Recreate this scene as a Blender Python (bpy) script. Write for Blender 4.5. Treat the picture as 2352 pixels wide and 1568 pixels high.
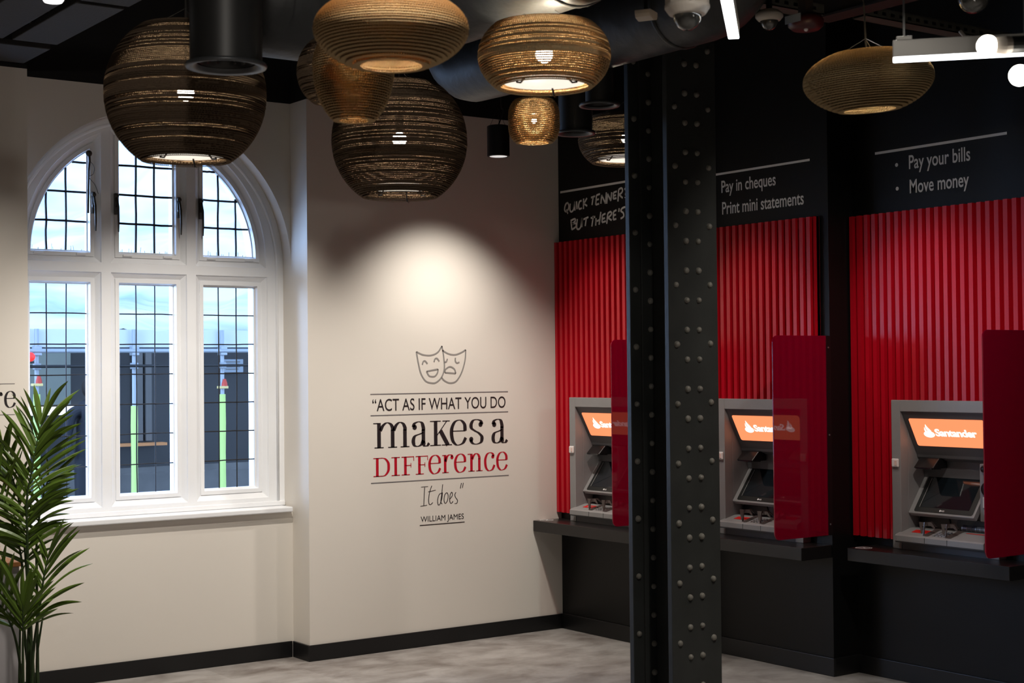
import bpy, bmesh, math, random
from mathutils import Vector, Matrix
from mathutils.geometry import tessellate_polygon
random.seed(7)
sc = bpy.context.scene
for o in list(bpy.data.objects): bpy.data.objects.remove(o, do_unlink=True)
C = sc.collection

# ------------------------------------------------------------------ camera
YAW, PITCH, ROLL = .6215, .0185, -.0095
fy = Vector((math.sin(YAW)*math.cos(PITCH), math.cos(YAW)*math.cos(PITCH), math.sin(PITCH)))
rx = Vector((math.cos(YAW), -math.sin(YAW), 0)); up = rx.cross(fy)
r2 = math.cos(ROLL)*rx + math.sin(ROLL)*up; u2 = -math.sin(ROLL)*rx + math.cos(ROLL)*up
cd = bpy.data.cameras.new('camera'); cam = bpy.data.objects.new('camera', cd); C.objects.link(cam)
m = Matrix.Identity(4)
for i in range(3): m[i][0] = r2[i]; m[i][1] = u2[i]; m[i][2] = -fy[i]
m[0][3], m[1][3], m[2][3] = -6.1077, -7.9847, 1.7
cam.matrix_world = m
cd.sensor_width = 36; cd.lens = 3495.56/2352*36; cd.clip_end = 200; cd.clip_start = .05
cd.dof.use_dof = True; cd.dof.focus_distance = 9.0; cd.dof.aperture_fstop = 6.3
sc.camera = cam
sc.view_settings.view_transform = 'Standard'; sc.view_settings.look = 'None'
sc.view_settings.exposure = 0.0; sc.view_settings.gamma = 1; sc.view_settings.use_curve_mapping = False
# ------------------------------------------------------------------ daylight outside
w = bpy.data.worlds.new('daylight'); sc.world = w; w.use_nodes = True
bg = w.node_tree.nodes['Background']; bg.inputs[0].default_value = (.44, .64, 1, 1); bg.inputs[1].default_value = 5.0
# ------------------------------------------------------------------ room spots: downlights and added fill
def lamp(name, loc, power, size=100, blend=.6, col=(1, .93, .84), to=None, radius=.05):
    l = bpy.data.lights.new(name, 'SPOT'); l.energy = power*2.5; l.spot_size = math.radians(size); l.spot_blend = blend
    l.color = col; l.shadow_soft_size = radius
    o = bpy.data.objects.new(name, l); C.objects.link(o); o.location = loc
    d = (Vector(to) - Vector(loc)) if to else Vector((0, 0, -1))
    o.rotation_euler = d.to_track_quat('-Z', 'Y').to_euler()
    return o
lamp('downlight_and_fill_beam', (-1.0, -.72, 2.93), 44, 92, 1.0, to=(-1.0, -.02, 1.2))
lamp('downlight_and_fill_beam', (-2.6, -1.15, 3.2), 82, 92, .9, to=(-2.6, -.2, .9), radius=.03)
lamp('downlight_and_fill_beam', (-3.7, -2.0, 3.1), 58, 90, .9, to=(-3.8, -.6, 1.0))
lamp('downlight_and_fill_beam', (-1.1, -1.5, 3.2), 30, 84, .9, to=(-.7, -.9, .3))
lamp('downlight_and_fill_beam', (-.75, -.62, 2.9), 13, 74, .95, to=(-.05, -.62, 1.35))
lamp('downlight_and_fill_beam', (-.60, -1.70, 2.9), 11, 74, .95, to=(.15, -1.65, 1.30))
lamp('downlight_and_fill_beam', (-.45, -2.75, 2.9), 13, 78, .95, to=(.35, -2.75, 1.35))
lamp('downlight_and_fill_beam', (-1.2, -4.3, 3.2), 52, 80, .9, to=(-.1, -2.5, 1.0))  # fill spot added to brighten the red dividers
lamp('wall_fill_spot', (-3.6, -6.6, 3.15), 26, 50, 1, to=(-1.0, 0, 2.7))  # two unseen fill spots added to lift the upper walls
lamp('wall_fill_spot', (-5.2, -6.0, 3.15), 22, 54, 1, to=(-3.0, 0, 2.5))
for x, y in ((-4.2, -5), (-2.2, -4.6), (-6.5, -5), (-4.5, -8), (-2, -8), (-7, -9.5), (-.8, -6.3)):
    lamp('downlight_and_fill_beam', (x, y, 3.2), 55, 110, .8)  # unseen grid of spots added as general fill

# unseen area lamp added for open sky light through the arched window
l = bpy.data.lights.new('added_sky_daylight', 'AREA'); l.shape = 'RECTANGLE'; l.size = 2.6; l.size_y = 2.6; l.energy = 720; l.color = (.40, .60, 1)
o = bpy.data.objects.new('added_sky_daylight', l); C.objects.link(o); o.location = (-5.4, 3.4, 2.9)
o.rotation_euler = (Vector((-1.87, .1, 1.7)) - Vector(o.location)).to_track_quat('-Z', 'Y').to_euler()

# ------------------------------------------------------------------ helpers
def tagp(o, label=None, cat=None, group=None, kind=None):
    if label: o['label'] = label
    if cat: o['category'] = cat
    if group: o['group'] = group
    if kind: o['kind'] = kind
    return o
def thing(name, label, cat, loc=(0, 0, 0), rz=0, group=None, kind=None):
    o = bpy.data.objects.new(name, None); C.objects.link(o); o.location = loc; o.rotation_euler = (0, 0, rz)
    o.empty_display_size = .1
    return tagp(o, label, cat, group, kind)
def obj(name, bm, m, parent=None, smooth=False, bevel=0, seg=2, angle=35):
    me = bpy.data.meshes.new(name)
    if isinstance(bm, bmesh.types.BMesh):
        bmesh.ops.recalc_face_normals(bm, faces=bm.faces[:])
        bm.to_mesh(me); bm.free()
    else: me.from_pydata(*bm)
    ms = m if isinstance(m, (list, tuple)) else [m]
    for q in ms: me.materials.append(q)
    if smooth:
        for p in me.polygons: p.use_smooth = True
    o = bpy.data.objects.new(name, me); C.objects.link(o)
    if parent: o.parent = parent
    if bevel:
        b = o.modifiers.new('bevel', 'BEVEL'); b.width = bevel; b.segments = seg; b.limit_method = 'ANGLE'; b.angle_limit = math.radians(angle)
    return o
def bx(bm, x0, x1, y0, y1, z0, z1, mi=0):
    vs = [bm.verts.new((x, y, z)) for x in (x0, x1) for y in (y0, y1) for z in (z0, z1)]
    for f in ((0, 1, 3, 2), (4, 6, 7, 5), (0, 4, 5, 1), (2, 3, 7, 6), (0, 2, 6, 4), (1, 5, 7, 3)):
        bm.faces.new([vs[i] for i in f]).material_index = mi
def box(*a):
    bm = bmesh.new(); bx(bm, *a); return bm
def boxes(L):
    bm = bmesh.new()
    for a in L: bx(bm, *a)
    return bm
def prism(bm, pts, axis, a, b, mi=0):
    """extrude the 2-D outline pts along axis from a to b"""
    def P(p, t): return {'x': (t, p[0], p[1]), 'y': (p[0], t, p[1]), 'z': (p[0], p[1], t)}[axis]
    A = [bm.verts.new(P(p, a)) for p in pts]; B = [bm.verts.new(P(p, b)) for p in pts]
    n = len(pts)
    for i in range(n): bm.faces.new((A[i], A[(i+1) % n], B[(i+1) % n], B[i])).material_index = mi
    for T in tessellate_polygon([[Vector((p[0], p[1], 0)) for p in pts]]):
        for Q in (A, B):
            try: bm.faces.new([Q[i] for i in T]).material_index = mi
            except ValueError: pass
def lathe(bm, prof, n=40, c=(0, 0, 0), axis='z', mi=0, cap=False):
    rings = []
    for r, z in prof:
        ring = []
        for k in range(n):
            a = 2*math.pi*k/n; x, y = r*math.cos(a), r*math.sin(a)
            p = {'z': (x, y, z), 'x': (z, x, y), 'y': (x, z, y)}[axis]
            ring.append(bm.verts.new((p[0]+c[0], p[1]+c[1], p[2]+c[2])))
        rings.append(ring)
    for A, B in zip(rings, rings[1:]):
        for k in range(n): bm.faces.new((A[k], A[(k+1) % n], B[(k+1) % n], B[k])).material_index = mi
    if cap:
        bm.faces.new(rings[0]).material_index = mi; bm.faces.new(rings[-1]).material_index = mi
def tube(bm, pts, r, n=8, mi=0):
    pts = [Vector(p) for p in pts]; rr = r if isinstance(r, (list, tuple)) else [r]*len(pts)
    rings = []; side = None
    for i, p in enumerate(pts):
        d = (pts[min(i+1, len(pts)-1)] - pts[max(i-1, 0)]).normalized()
        if side is None: side = d.orthogonal().normalized()
        side = (side - d*side.dot(d)).normalized(); o2 = d.cross(side)
        rings.append([bm.verts.new(p + rr[i]*(math.cos(2*math.pi*k/n)*side + math.sin(2*math.pi*k/n)*o2)) for k in range(n)])
    for A, B in zip(rings, rings[1:]):
        for k in range(n): bm.faces.new((A[k], A[(k+1) % n], B[(k+1) % n], B[k])).material_index = mi
    bm.faces.new(rings[0]); bm.faces.new(rings[-1])
def sphere(bm, c, r, u=16, v=10, sx=1, sy=1, sz=1):
    bmesh.ops.create_uvsphere(bm, u_segments=u, v_segments=v, radius=r, matrix=Matrix.Translation(c) @ Matrix.Diagonal((sx, sy, sz, 1)))
def smoothpts(pts, k=6):
    if len(pts) < 3: return pts
    P = [Vector(p) for p in pts]; closed = (P[0]-P[-1]).length < 1e-6
    out = []
    for i in range(len(P)-1):
        p0 = P[i-1] if i > 0 else (P[-2] if closed else P[0]); p1, p2 = P[i], P[i+1]
        p3 = P[i+2] if i+2 < len(P) else (P[1] if closed else P[-1])
        for j in range(k):
            t = j/k
            out.append(.5*((2*p1)+(p2-p0)*t+(2*p0-5*p1+4*p2-p3)*t*t+(3*p1-p0-3*p2+p3)*t**3))
    out.append(P[-1]); return out
def ribbon(bm, pts, wf, M, smooth=True, k=6):
    """flat stroke in decal coordinates; wf(angle, t) gives its width; M maps (x, y) to world"""
    pts = smoothpts([Vector((p[0], p[1])) for p in pts], k) if smooth else [Vector((p[0], p[1])) for p in pts]
    n = len(pts); V = []
    for i, p in enumerate(pts):
        d = pts[min(i+1, n-1)] - pts[max(i-1, 0)]
        if d.length < 1e-9: d = Vector((1, 0))
        d.normalize(); nn = Vector((-d.y, d.x)); ww = wf(math.atan2(d.y, d.x), i/max(n-1, 1))/2
        V.append((bm.verts.new(M(*(p+nn*ww))), bm.verts.new(M(*(p-nn*ww)))))
    for a, b in zip(V, V[1:]): bm.faces.new((a[0], b[0], b[1], a[1]))
def disc2(bm, c, r, M, n=18, sx=1, sy=1):
    bm.faces.new([bm.verts.new(M(c[0]+r*sx*math.cos(2*math.pi*k/n), c[1]+r*sy*math.sin(2*math.pi*k/n))) for k in range(n)])
def rect2(bm, x0, x1, y0, y1, M): bm.faces.new([bm.verts.new(M(x, y)) for x, y in ((x0, y0), (x1, y0), (x1, y1), (x0, y1))])
_cap = {}
def text_mesh(body, off=0.0, spacing=1.0):
    cu = bpy.data.curves.new('lettering', 'FONT'); cu.body = body; cu.size = 1; cu.offset = off; cu.space_character = spacing; cu.resolution_u = 5
    t = bpy.data.objects.new('lettering', cu); C.objects.link(t); bpy.context.view_layer.update()
    me = bpy.data.meshes.new_from_object(t.evaluated_get(bpy.context.evaluated_depsgraph_get()))
    bpy.data.objects.remove(t); bpy.data.curves.remove(cu)
    vs = [tuple(v.co[:2]) for v in me.vertices]; fs = [tuple(p.vertices) for p in me.polygons]; bpy.data.meshes.remove(me)
    return vs, fs
def put_text(bm, body, x0, x1, base, cap, M, off=0.0, spacing=1.0):
    if 'H' not in _cap:
        v, _ = text_mesh('H'); _cap['H'] = max(p[1] for p in v)
    vs, fs = text_mesh(body, off, spacing)
    a, b = min(p[0] for p in vs), max(p[0] for p in vs); sy = cap/_cap['H']
    V = [bm.verts.new(M(x0+(p[0]-a)/(b-a)*(x1-x0), base+p[1]*sy)) for p in vs]
    for f in fs:
        try: bm.faces.new([V[i] for i in f])
        except ValueError: pass
def dup(root, loc=None, label=None, rz=None):
    r = root.copy(); C.objects.link(r)
    if loc is not None: r.location = loc
    if rz is not None: r.rotation_euler = (0, 0, rz)
    if label: r['label'] = label
    for ch in list(root.children):
        c = ch.copy(); C.objects.link(c); c.parent = r
        for g in list(ch.children):
            d = g.copy(); C.objects.link(d); d.parent = c
    return r

# ------------------------------------------------------------------ materials
def mat(name, col, rough=.5, metal=0, spec=.5, emis=None, es=0, coat=0, trans=0, noise=None, bump=None, ior=1.45, alpha=1):
    m = bpy.data.materials.new(name); m.use_nodes = True; nt = m.node_tree; b = nt.nodes['Principled BSDF']
    b.inputs['Base Color'].default_value = (*col, 1); b.inputs['Roughness'].default_value = rough; b.inputs['Metallic'].default_value = metal
    b.inputs['Specular IOR Level'].default_value = spec; b.inputs['IOR'].default_value = ior
    b.inputs['Coat Weight'].default_value = coat; b.inputs['Coat Roughness'].default_value = .08
    b.inputs['Transmission Weight'].default_value = trans; b.inputs['Alpha'].default_value = alpha
    if emis: b.inputs['Emission Color'].default_value = (*emis, 1); b.inputs['Emission Strength'].default_value = es
    tc = nt.nodes.new('ShaderNodeTexCoord')
    if noise:   # (scale, amount): slight unevenness of paint
        n = nt.nodes.new('ShaderNodeTexNoise'); n.inputs['Scale'].default_value = noise[0]; n.inputs['Detail'].default_value = 5
        nt.links.new(tc.outputs['Object'], n.inputs['Vector'])
        mx = nt.nodes.new('ShaderNodeMix'); mx.data_type = 'RGBA'; mx.inputs[6].default_value = (*[c*(1-noise[1]) for c in col], 1); mx.inputs[7].default_value = (*[min(1, c*(1+noise[1])) for c in col], 1)
        nt.links.new(n.outputs[0], mx.inputs[0]); nt.links.new(mx.outputs[2], b.inputs['Base Color'])
    if bump:
        n = nt.nodes.new('ShaderNodeTexNoise'); n.inputs['Scale'].default_value = bump[0]; n.inputs['Detail'].default_value = 4
        nt.links.new(tc.outputs['Object'], n.inputs['Vector'])
        bp = nt.nodes.new('ShaderNodeBump'); bp.inputs['Strength'].default_value = bump[1]; bp.inputs['Distance'].default_value = bump[2] if len(bump) > 2 else .005
        nt.links.new(n.outputs[0], bp.inputs['Height']); nt.links.new(bp.outputs[0], b.inputs['Normal'])
    return m
M_wall = mat('cream_wall_paint', (.74, .695, .63), .6, noise=(1.3, .03), bump=(60, .06, .002))
M_white = mat('white_gloss_paint', (.87, .88, .90), .35, noise=(6, .03), bump=(25, .12, .003))
M_black = mat('black_wall_paint', (.0045, .0046, .0048), .42, spec=.35, noise=(2, .15))
M_dark = mat('black_ceiling_paint', (.0035, .0035, .004), .75, noise=(3, .2))
M_base = mat('black_skirting_paint', (.008, .008, .0085), .35)
M_shelf = mat('black_laminate', (.011, .010, .010), .3, noise=(8, .1))
M_red = mat('red_powder_coat', (.50, .003, .014), .30, spec=.55)
M_tile = mat('dark_perforated_board', (.042, .042, .043), .8, bump=(90, .6, .004))
M_duct = mat('grey_black_duct_wrap', (.030, .032, .034), .5, noise=(5, .3), bump=(7, .5, .02))
M_spig = mat('black_duct_metal', (.014, .014, .014), .45)
M_flange = mat('dark_grey_diffuser_metal', (.07, .073, .078), .4, metal=.5)
M_grey = mat('grey_machine_paint', (.27, .265, .265), .42, noise=(20, .05))
M_greyd = mat('dark_grey_machine_paint', (.115, .115, .12), .45)
M_blk = mat('black_plastic', (.007, .007, .008), .3)
M_screen = mat('dark_display_glass', (.008, .012, .016), .06, coat=.6)
M_bezel = mat('black_bezel', (.02, .022, .021), .25)
M_sign = mat('orange_lit_sign', (.25, .06, .03), .3, emis=(1, .28, .115), es=1.22)
M_signw = mat('white_lit_lettering', (1, 1, 1), .3, emis=(1, .95, .92), es=1.5)
M_logo = mat('white_print', (.75, .75, .75), .5)
M_stick = mat('red_sticker', (.65, .02, .015), .4)
M_clear = mat('clear_smoky_acrylic', (.55, .5, .48), .08, trans=.85, ior=1.25)
M_lens = mat('frosted_clear_lens', (.8, .76, .74), .25, spec=.7)
M_chrome = mat('brushed_metal', (.5, .5, .52), .3, metal=.9)
M_iron = mat('black_painted_iron', (.034, .036, .034), .42, noise=(7, .35), bump=(30, .25, .004))
M_rivet = mat('pale_rivet_paint', (.19, .18, .155), .5, noise=(40, .3))  # paler than the plates, with an uneven tone
M_letter = mat('grey_vinyl_lettering', (.78, .77, .75), .6)
M_ink = mat('black_vinyl_lettering', (.018, .013, .015), .5)
M_inkr = mat('red_vinyl_lettering', (.46, .003, .018), .5)
M_ruleg = mat('grey_vinyl_rule', (.16, .15, .155), .5)
M_maskg = mat('mid_grey_vinyl', (.27, .255, .24), .5)
M_wire = mat('steel_wire', (.12, .12, .12), .4, metal=.6)
M_cable = mat('black_cable', (.01, .01, .01), .5)
M_tubelit = mat('lit_tube_diffuser', (1, 1, 1), .5, emis=(.93, .96, 1), es=7)
M_alu = mat('pale_grey_aluminium', (.32, .31, .29), .45, metal=.2)
M_bulb = mat('glowing_bulb', (1, 1, 1), .4, emis=(1, .93, .82), es=16)
M_disc = mat('opal_diffuser', (.95, .92, .85), .5, emis=(1, .90, .76), es=.95)
M_pvc = mat('cream_camera_housing', (.50, .45, .39), .45)
M_dome = mat('smoked_camera_dome', (.06, .06, .055), .05, coat=.5, spec=.8)
M_strut = mat('dusty_grey_strut', (.075, .072, .06), .6, noise=(30, .3))
M_beam = mat('dark_brown_beam', (.025, .018, .016), .6, noise=(9, .3))
M_bell = mat('dark_red_plastic', (.05, .006, .007), .4)
M_lead = mat('dark_lead', (.012, .013, .016), .55)
M_iron2 = mat('aged_iron_fitting', (.05, .045, .04), .45, metal=.4, noise=(60, .5))
M_leaf = mat('palm_leaf', (.10, .17, .022), .30, noise=(5, .45))
M_stem = mat('palm_stem', (.03, .055, .015), .5)
M_wood = mat('orange_wood_edge', (.42, .17, .055), .5, noise=(14, .2))
M_cab = mat('off_white_laminate', (.42, .40, .41), .5)
M_pot = mat('black_planter', (.015, .015, .015), .5)
M_soil = mat('dark_soil', (.03, .02, .015), .9, bump=(50, 1, .01))
M_scaf = mat('galvanised_tube', (.34, .37, .40), .45, metal=.3)
M_green = mat('pale_green_foam_sleeve', (.50, .66, .20), .7)
M_warn = mat('red_and_yellow_clamp_cap', (.5, .05, .03), .5)
M_yel = mat('yellow_clamp', (.65, .5, .2), .5)
M_stone = mat('blue_grey_stone', (.10, .095, .09), .7, noise=(2.2, .6))
M_shop = mat('dark_shopfront', (.012, .0105, .010), .4, noise=(1.5, .4))
M_shopw = mat('lit_shop_wall_tone', (.14, .15, .125), .7, noise=(1, .2))  # paler tone paints in the lit shop interior
M_drape = mat('taupe_drape', (.09, .085, .08), .7, noise=(3, .3))
M_plate = mat('grey_notice_plate', (.20, .23, .26), .5)
M_fascia = mat('grey_white_fascia', (.58, .61, .65), .6, noise=(2, .1))
M_redlit = mat('red_signal_lens', (.9, .02, .02), .4, emis=(1, .03, .02), es=1.4)
M_glow = mat('warm_glow_strip', (.9, .8, .6), .5, emis=(1, .82, .6), es=.55)  # emission paints in the warm glow of the shop
def tarp_mat():
    m = bpy.data.materials.new('white_tarpaulin'); m.use_nodes = True; nt = m.node_tree; nt.nodes.remove(nt.nodes['Principled BSDF'])
    out = nt.nodes['Material Output']; tc = nt.nodes.new('ShaderNodeTexCoord')
    mp = nt.nodes.new('ShaderNodeMapping'); mp.inputs['Rotation'].default_value = (0, .4, .5); mp.inputs['Scale'].default_value = (.35, 1.3, 1.8)
    n = nt.nodes.new('ShaderNodeTexNoise'); n.inputs['Scale'].default_value = 1.1; n.inputs['Detail'].default_value = 3; n.inputs['Distortion'].default_value = 1.2
    cr = nt.nodes.new('ShaderNodeValToRGB'); cr.color_ramp.elements[0].position = .3; cr.color_ramp.elements[0].color = (.46, .58, .72, 1); cr.color_ramp.elements[1].position = .62; cr.color_ramp.elements[1].color = (.92, .94, .97, 1)  # blue-grey end of the ramp paints in wrinkle shading
    t = nt.nodes.new('ShaderNodeBsdfTranslucent'); d = nt.nodes.new('ShaderNodeBsdfDiffuse'); mx = nt.nodes.new('ShaderNodeMixShader'); mx.inputs[0].default_value = .35
    bp = nt.nodes.new('ShaderNodeBump'); bp.inputs['Strength'].default_value = .6; bp.inputs['Distance'].default_value = .15
    L = nt.links.new
    L(tc.outputs['Object'], mp.inputs[0]); L(mp.outputs[0], n.inputs['Vector']); L(n.outputs[0], cr.inputs[0]); L(n.outputs[0], bp.inputs['Height'])
    L(cr.outputs[0], t.inputs[0]); L(cr.outputs[0], d.inputs[0]); L(bp.outputs[0], t.inputs['Normal']); L(bp.outputs[0], d.inputs['Normal'])
    L(t.outputs[0], mx.inputs[1]); L(d.outputs[0], mx.inputs[2]); L(mx.outputs[0], out.inputs[0])
    return m
M_tarp = tarp_mat()
def card_mat(name, col, tr):
    m = bpy.data.materials.new(name); m.use_nodes = True; nt = m.node_tree; nt.nodes.remove(nt.nodes['Principled BSDF'])
    out = nt.nodes['Material Output']; t = nt.nodes.new('ShaderNodeBsdfTranslucent'); d = nt.nodes.new('ShaderNodeBsdfDiffuse'); mx = nt.nodes.new('ShaderNodeMixShader')
    d.inputs[0].default_value = (*col, 1); t.inputs[0].default_value = (col[0], col[1]*.8, col[2]*.6, 1); mx.inputs[0].default_value = tr
    nt.links.new(d.outputs[0], mx.inputs[1]); nt.links.new(t.outputs[0], mx.inputs[2]); nt.links.new(mx.outputs[0], out.inputs[0]); return m
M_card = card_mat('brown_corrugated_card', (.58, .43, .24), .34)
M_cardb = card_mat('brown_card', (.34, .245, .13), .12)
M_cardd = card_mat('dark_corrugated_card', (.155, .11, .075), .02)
def glass_mat():
    m = bpy.data.materials.new('window_glass'); m.use_nodes = True; nt = m.node_tree; nt.nodes.remove(nt.nodes['Principled BSDF'])
    out = nt.nodes['Material Output']; t = nt.nodes.new('ShaderNodeBsdfTransparent'); t.inputs[0].default_value = (.93, .96, .98, 1)
    g = nt.nodes.new('ShaderNodeBsdfGlossy'); g.inputs['Roughness'].default_value = .03; fr = nt.nodes.new('ShaderNodeFresnel'); mx = nt.nodes.new('ShaderNodeMixShader')
    nt.links.new(fr.outputs[0], mx.inputs[0]); nt.links.new(t.outputs[0], mx.inputs[1]); nt.links.new(g.outputs[0], mx.inputs[2]); nt.links.new(mx.outputs[0], out.inputs[0]); return m
M_glass = glass_mat()
def divider_mat():
    m = bpy.data.materials.new('translucent_red_acrylic'); m.use_nodes = True; nt = m.node_tree; nt.nodes.remove(nt.nodes['Principled BSDF']); out = nt.nodes['Material Output']; N = nt.nodes.new; L = nt.links.new
    d = N('ShaderNodeBsdfDiffuse'); d.inputs[0].default_value = (.92, .002, .07, 1); tl = N('ShaderNodeBsdfTranslucent'); tl.inputs[0].default_value = (.7, .002, .04, 1)
    t = N('ShaderNodeBsdfTransparent'); t.inputs[0].default_value = (1, .40, .32, 1); g = N('ShaderNodeBsdfGlossy'); g.inputs['Roughness'].default_value = .03; fr = N('ShaderNodeFresnel'); fr.inputs[0].default_value = 1.6
    a = N('ShaderNodeMixShader'); a.inputs[0].default_value = .3; b = N('ShaderNodeMixShader'); b.inputs[0].default_value = .66; c = N('ShaderNodeMixShader')
    L(d.outputs[0], a.inputs[1]); L(tl.outputs[0], a.inputs[2]); L(a.outputs[0], b.inputs[1]); L(t.outputs[0], b.inputs[2]); L(fr.outputs[0], c.inputs[0]); L(b.outputs[0], c.inputs[1]); L(g.outputs[0], c.inputs[2]); L(c.outputs[0], out.inputs[0])
    return m
M_div = divider_mat()
def floor_mat():
    m = bpy.data.materials.new('grey_stone_effect_floor'); m.use_nodes = True; nt = m.node_tree; b = nt.nodes['Principled BSDF']; L = nt.links.new
    tc = nt.nodes.new('ShaderNodeTexCoord'); br = nt.nodes.new('ShaderNodeTexBrick'); br.inputs['Scale'].default_value = 1; br.inputs['Brick Width'].default_value = .9; br.inputs['Row Height'].default_value = .45
    br.inputs['Mortar Size'].default_value = .0015; br.inputs['Color1'].default_value = (.0, .0, .0, 1); br.inputs['Color2'].default_value = (1, 1, 1, 1); br.inputs['Mortar'].default_value = (.2, .2, .2, 1)
    mp = nt.nodes.new('ShaderNodeMapping'); mp.inputs['Location'].default_value = (.2, .17, 0)
    n = nt.nodes.new('ShaderNodeTexNoise'); n.inputs['Scale'].default_value = 3.6; n.inputs['Detail'].default_value = 12; n.inputs['Roughness'].default_value = .62; n.inputs['Distortion'].default_value = .3
    mp2 = nt.nodes.new('ShaderNodeMapping'); mp2.inputs['Scale'].default_value = (1, 1.35, 1)
    cr = nt.nodes.new('ShaderNodeValToRGB'); e = cr.color_ramp.elements; e[0].position = .34; e[0].color = (.155, .130, .115, 1); e[1].position = .70; e[1].color = (.385, .36, .34, 1)
    x = cr.color_ramp.elements.new(.52); x.color = (.275, .25, .232, 1)
    ad = nt.nodes.new('ShaderNodeMath'); ad.operation = 'MULTIPLY_ADD'; ad.inputs[1].default_value = .10; 
    L(tc.outputs['Object'], mp.inputs[0]); L(mp.outputs[0], br.inputs['Vector']); L(tc.outputs['Object'], mp2.inputs[0]); L(mp2.outputs[0], n.inputs['Vector'])
    sep = nt.nodes.new('ShaderNodeSeparateColor'); L(br.outputs[0], sep.inputs[0]); L(sep.outputs[0], ad.inputs[0]); L(n.outputs[0], ad.inputs[2]); L(ad.outputs[0], cr.inputs[0])
    L(cr.outputs[0], b.inputs['Base Color']); b.inputs['Roughness'].default_value = .42; b.inputs['Specular IOR Level'].default_value = .4
    bp = nt.nodes.new('ShaderNodeBump'); bp.inputs['Strength'].default_value = .12; bp.inputs['Distance'].default_value = .003; L(n.outputs[0], bp.inputs['Height']); L(bp.outputs[0], b.inputs['Normal'])
    return m
M_floor = floor_mat()

# ------------------------------------------------------------------ room shell
HW = 3.31; HC = 3.95
def struct(name, bm, m, label=None, **k): return tagp(obj(name, bm, m, **k), label, None, None, 'structure')
struct('floor', box(-9.5, 1.2, -12.5, .9, -.1, 0), M_floor)
struct('ceiling', box(-9.5, 1.2, -12.5, .9, HC, HC+.1), M_dark)
XR = -1.868; XP = -3.519; YC = .207
struct('wall_back', boxes([(XR, 0, 0, .62, 0, HW)]), M_wall)
struct('wall_back_bulkhead', boxes([(XR, 0, 0, .62, HW, HC), (XP, XR, YC, .62, HW, HC), (-9.5, XP, 0, .62, HW, HC)]), M_dark)
struct('wall_left_pier', box(-9.5, XP, 0, .62, 0, HW), M_wall)
# window wall with an arched opening: radius .85 round (-2.718, 2.335)
ACX, ACZ, AR = -2.718, 2.335, .85
bm = bmesh.new()
bx(bm, XP, XR, YC, .62, 0, .875)
arc = [(ACX+AR*math.cos(a), ACZ+AR*math.sin(a)) for a in [math.pi*k/40 for k in range(41)]]
arc = [(min(max(x, XP), XR), z) for x, z in arc]
prism(bm, [(XR, HW)] + [(XR, ACZ)] + arc[1:-1] + [(XP, ACZ), (XP, HW)], 'y', YC, .62)
struct('wall_window', bm, M_wall)
# stepped black wall of the cash machines, with openings for the machines
BAYS = [(0.0, 0.0, -1.09, -.17), (.2, -1.09, -2.185, -1.345), (.4, -2.185, -3.42, -2.49)]
bm = bmesh.new()
for wx, ya, yb, ay in BAYS:
    o0, o1 = ay-.03, ay-.65
    bx(bm, wx, .85, o0, ya, 0, HC); bx(bm, wx, .85, yb, o1, 0, HC); bx(bm, wx, .85, o1, o0, 0, .745); bx(bm, wx, .85, o1, o0, 1.49, HC)
    bx(bm, wx+.34, .85, o1, o0, .745, 1.49)
bx(bm, .6, .85, -12.5, -3.42, 0, HC)
struct('wall_right', bm, M_black)
struct('wall_left', box(-9.6, -9.5, -12.5, .62, 0, HC), M_wall)
struct('wall_front', box(-9.6, 1.2, -12.6, -12.5, 0, HC), M_wall)
t = .012; bh = .095
struct('baseboard_back', boxes([(XR-t, 0, -t, 0, 0, bh), (XR-t, XR, 0, YC-t, 0, bh)]), M_base, bevel=.003)
struct('baseboard_window', box(XP, XR-t, YC-t, YC, 0, bh), M_base, bevel=.003)
struct('baseboard_left', box(-9.4, XP, -t, 0, 0, bh), M_base, bevel=.003)
bm = bmesh.new()
for wx, ya, yb, ay in BAYS: bx(bm, wx-t, wx, yb-(t if wx < .5 else 0), ya-(t if wx == 0 else 0), 0, .1)
for wx, y in ((.2, -1.09), (.4, -2.185), (.6, -3.42)): bx(bm, wx-.2, wx-t, y-t, y, 0, .1)
struct('baseboard_right', bm, M_base, bevel=.003)

# ------------------------------------------------------------------ arched window
W0, WG = .31, .372
win = thing('window_1', 'white painted arched stone window of six leaded lights beside the cream wall', None, (0, 0, 0), kind='structure')
GR = .667; GZ = 2.38
cols = [(-3.392, -3.071), (-2.880, -2.558), (-2.366, -2.041)]
def light_outline(ci, upper, o):
    """glass outline of light ci grown outward by o, counter-clockwise"""
    x0, x1 = cols[ci][0]-o, cols[ci][1]+o
    if not upper: return [(x0, 1.017-o), (x1, 1.017-o), (x1, 2.203+o), (x0, 2.203+o)]
    z0 = 2.392-o; R = GR+o
    def zt(x): return GZ+math.sqrt(max(R*R-(x-ACX)**2, 0))
    xa, xb = max(x0, ACX-R+.0005), min(x1, ACX+R-.0005)
    if ci == 0: 
        xa = ACX-math.sqrt(max(R*R-min(0,(z0-GZ))**2, 0)) if z0 > GZ else ACX-R
    if ci == 2: xb = ACX+R
    pts = [(xa, z0), (xb, z0)]
    N = 18
    for k in range(N+1):
        f = k/N
        f = f if ci == 1 else (f*f if ci == 2 else 1-(1-f)**2)
        x = xb+(xa-xb)*f
        z = max(zt(x), z0+.002)
        if not (k in (0, N) and abs(z-z0) < .004): pts.append((x, z))
    return pts
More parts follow.
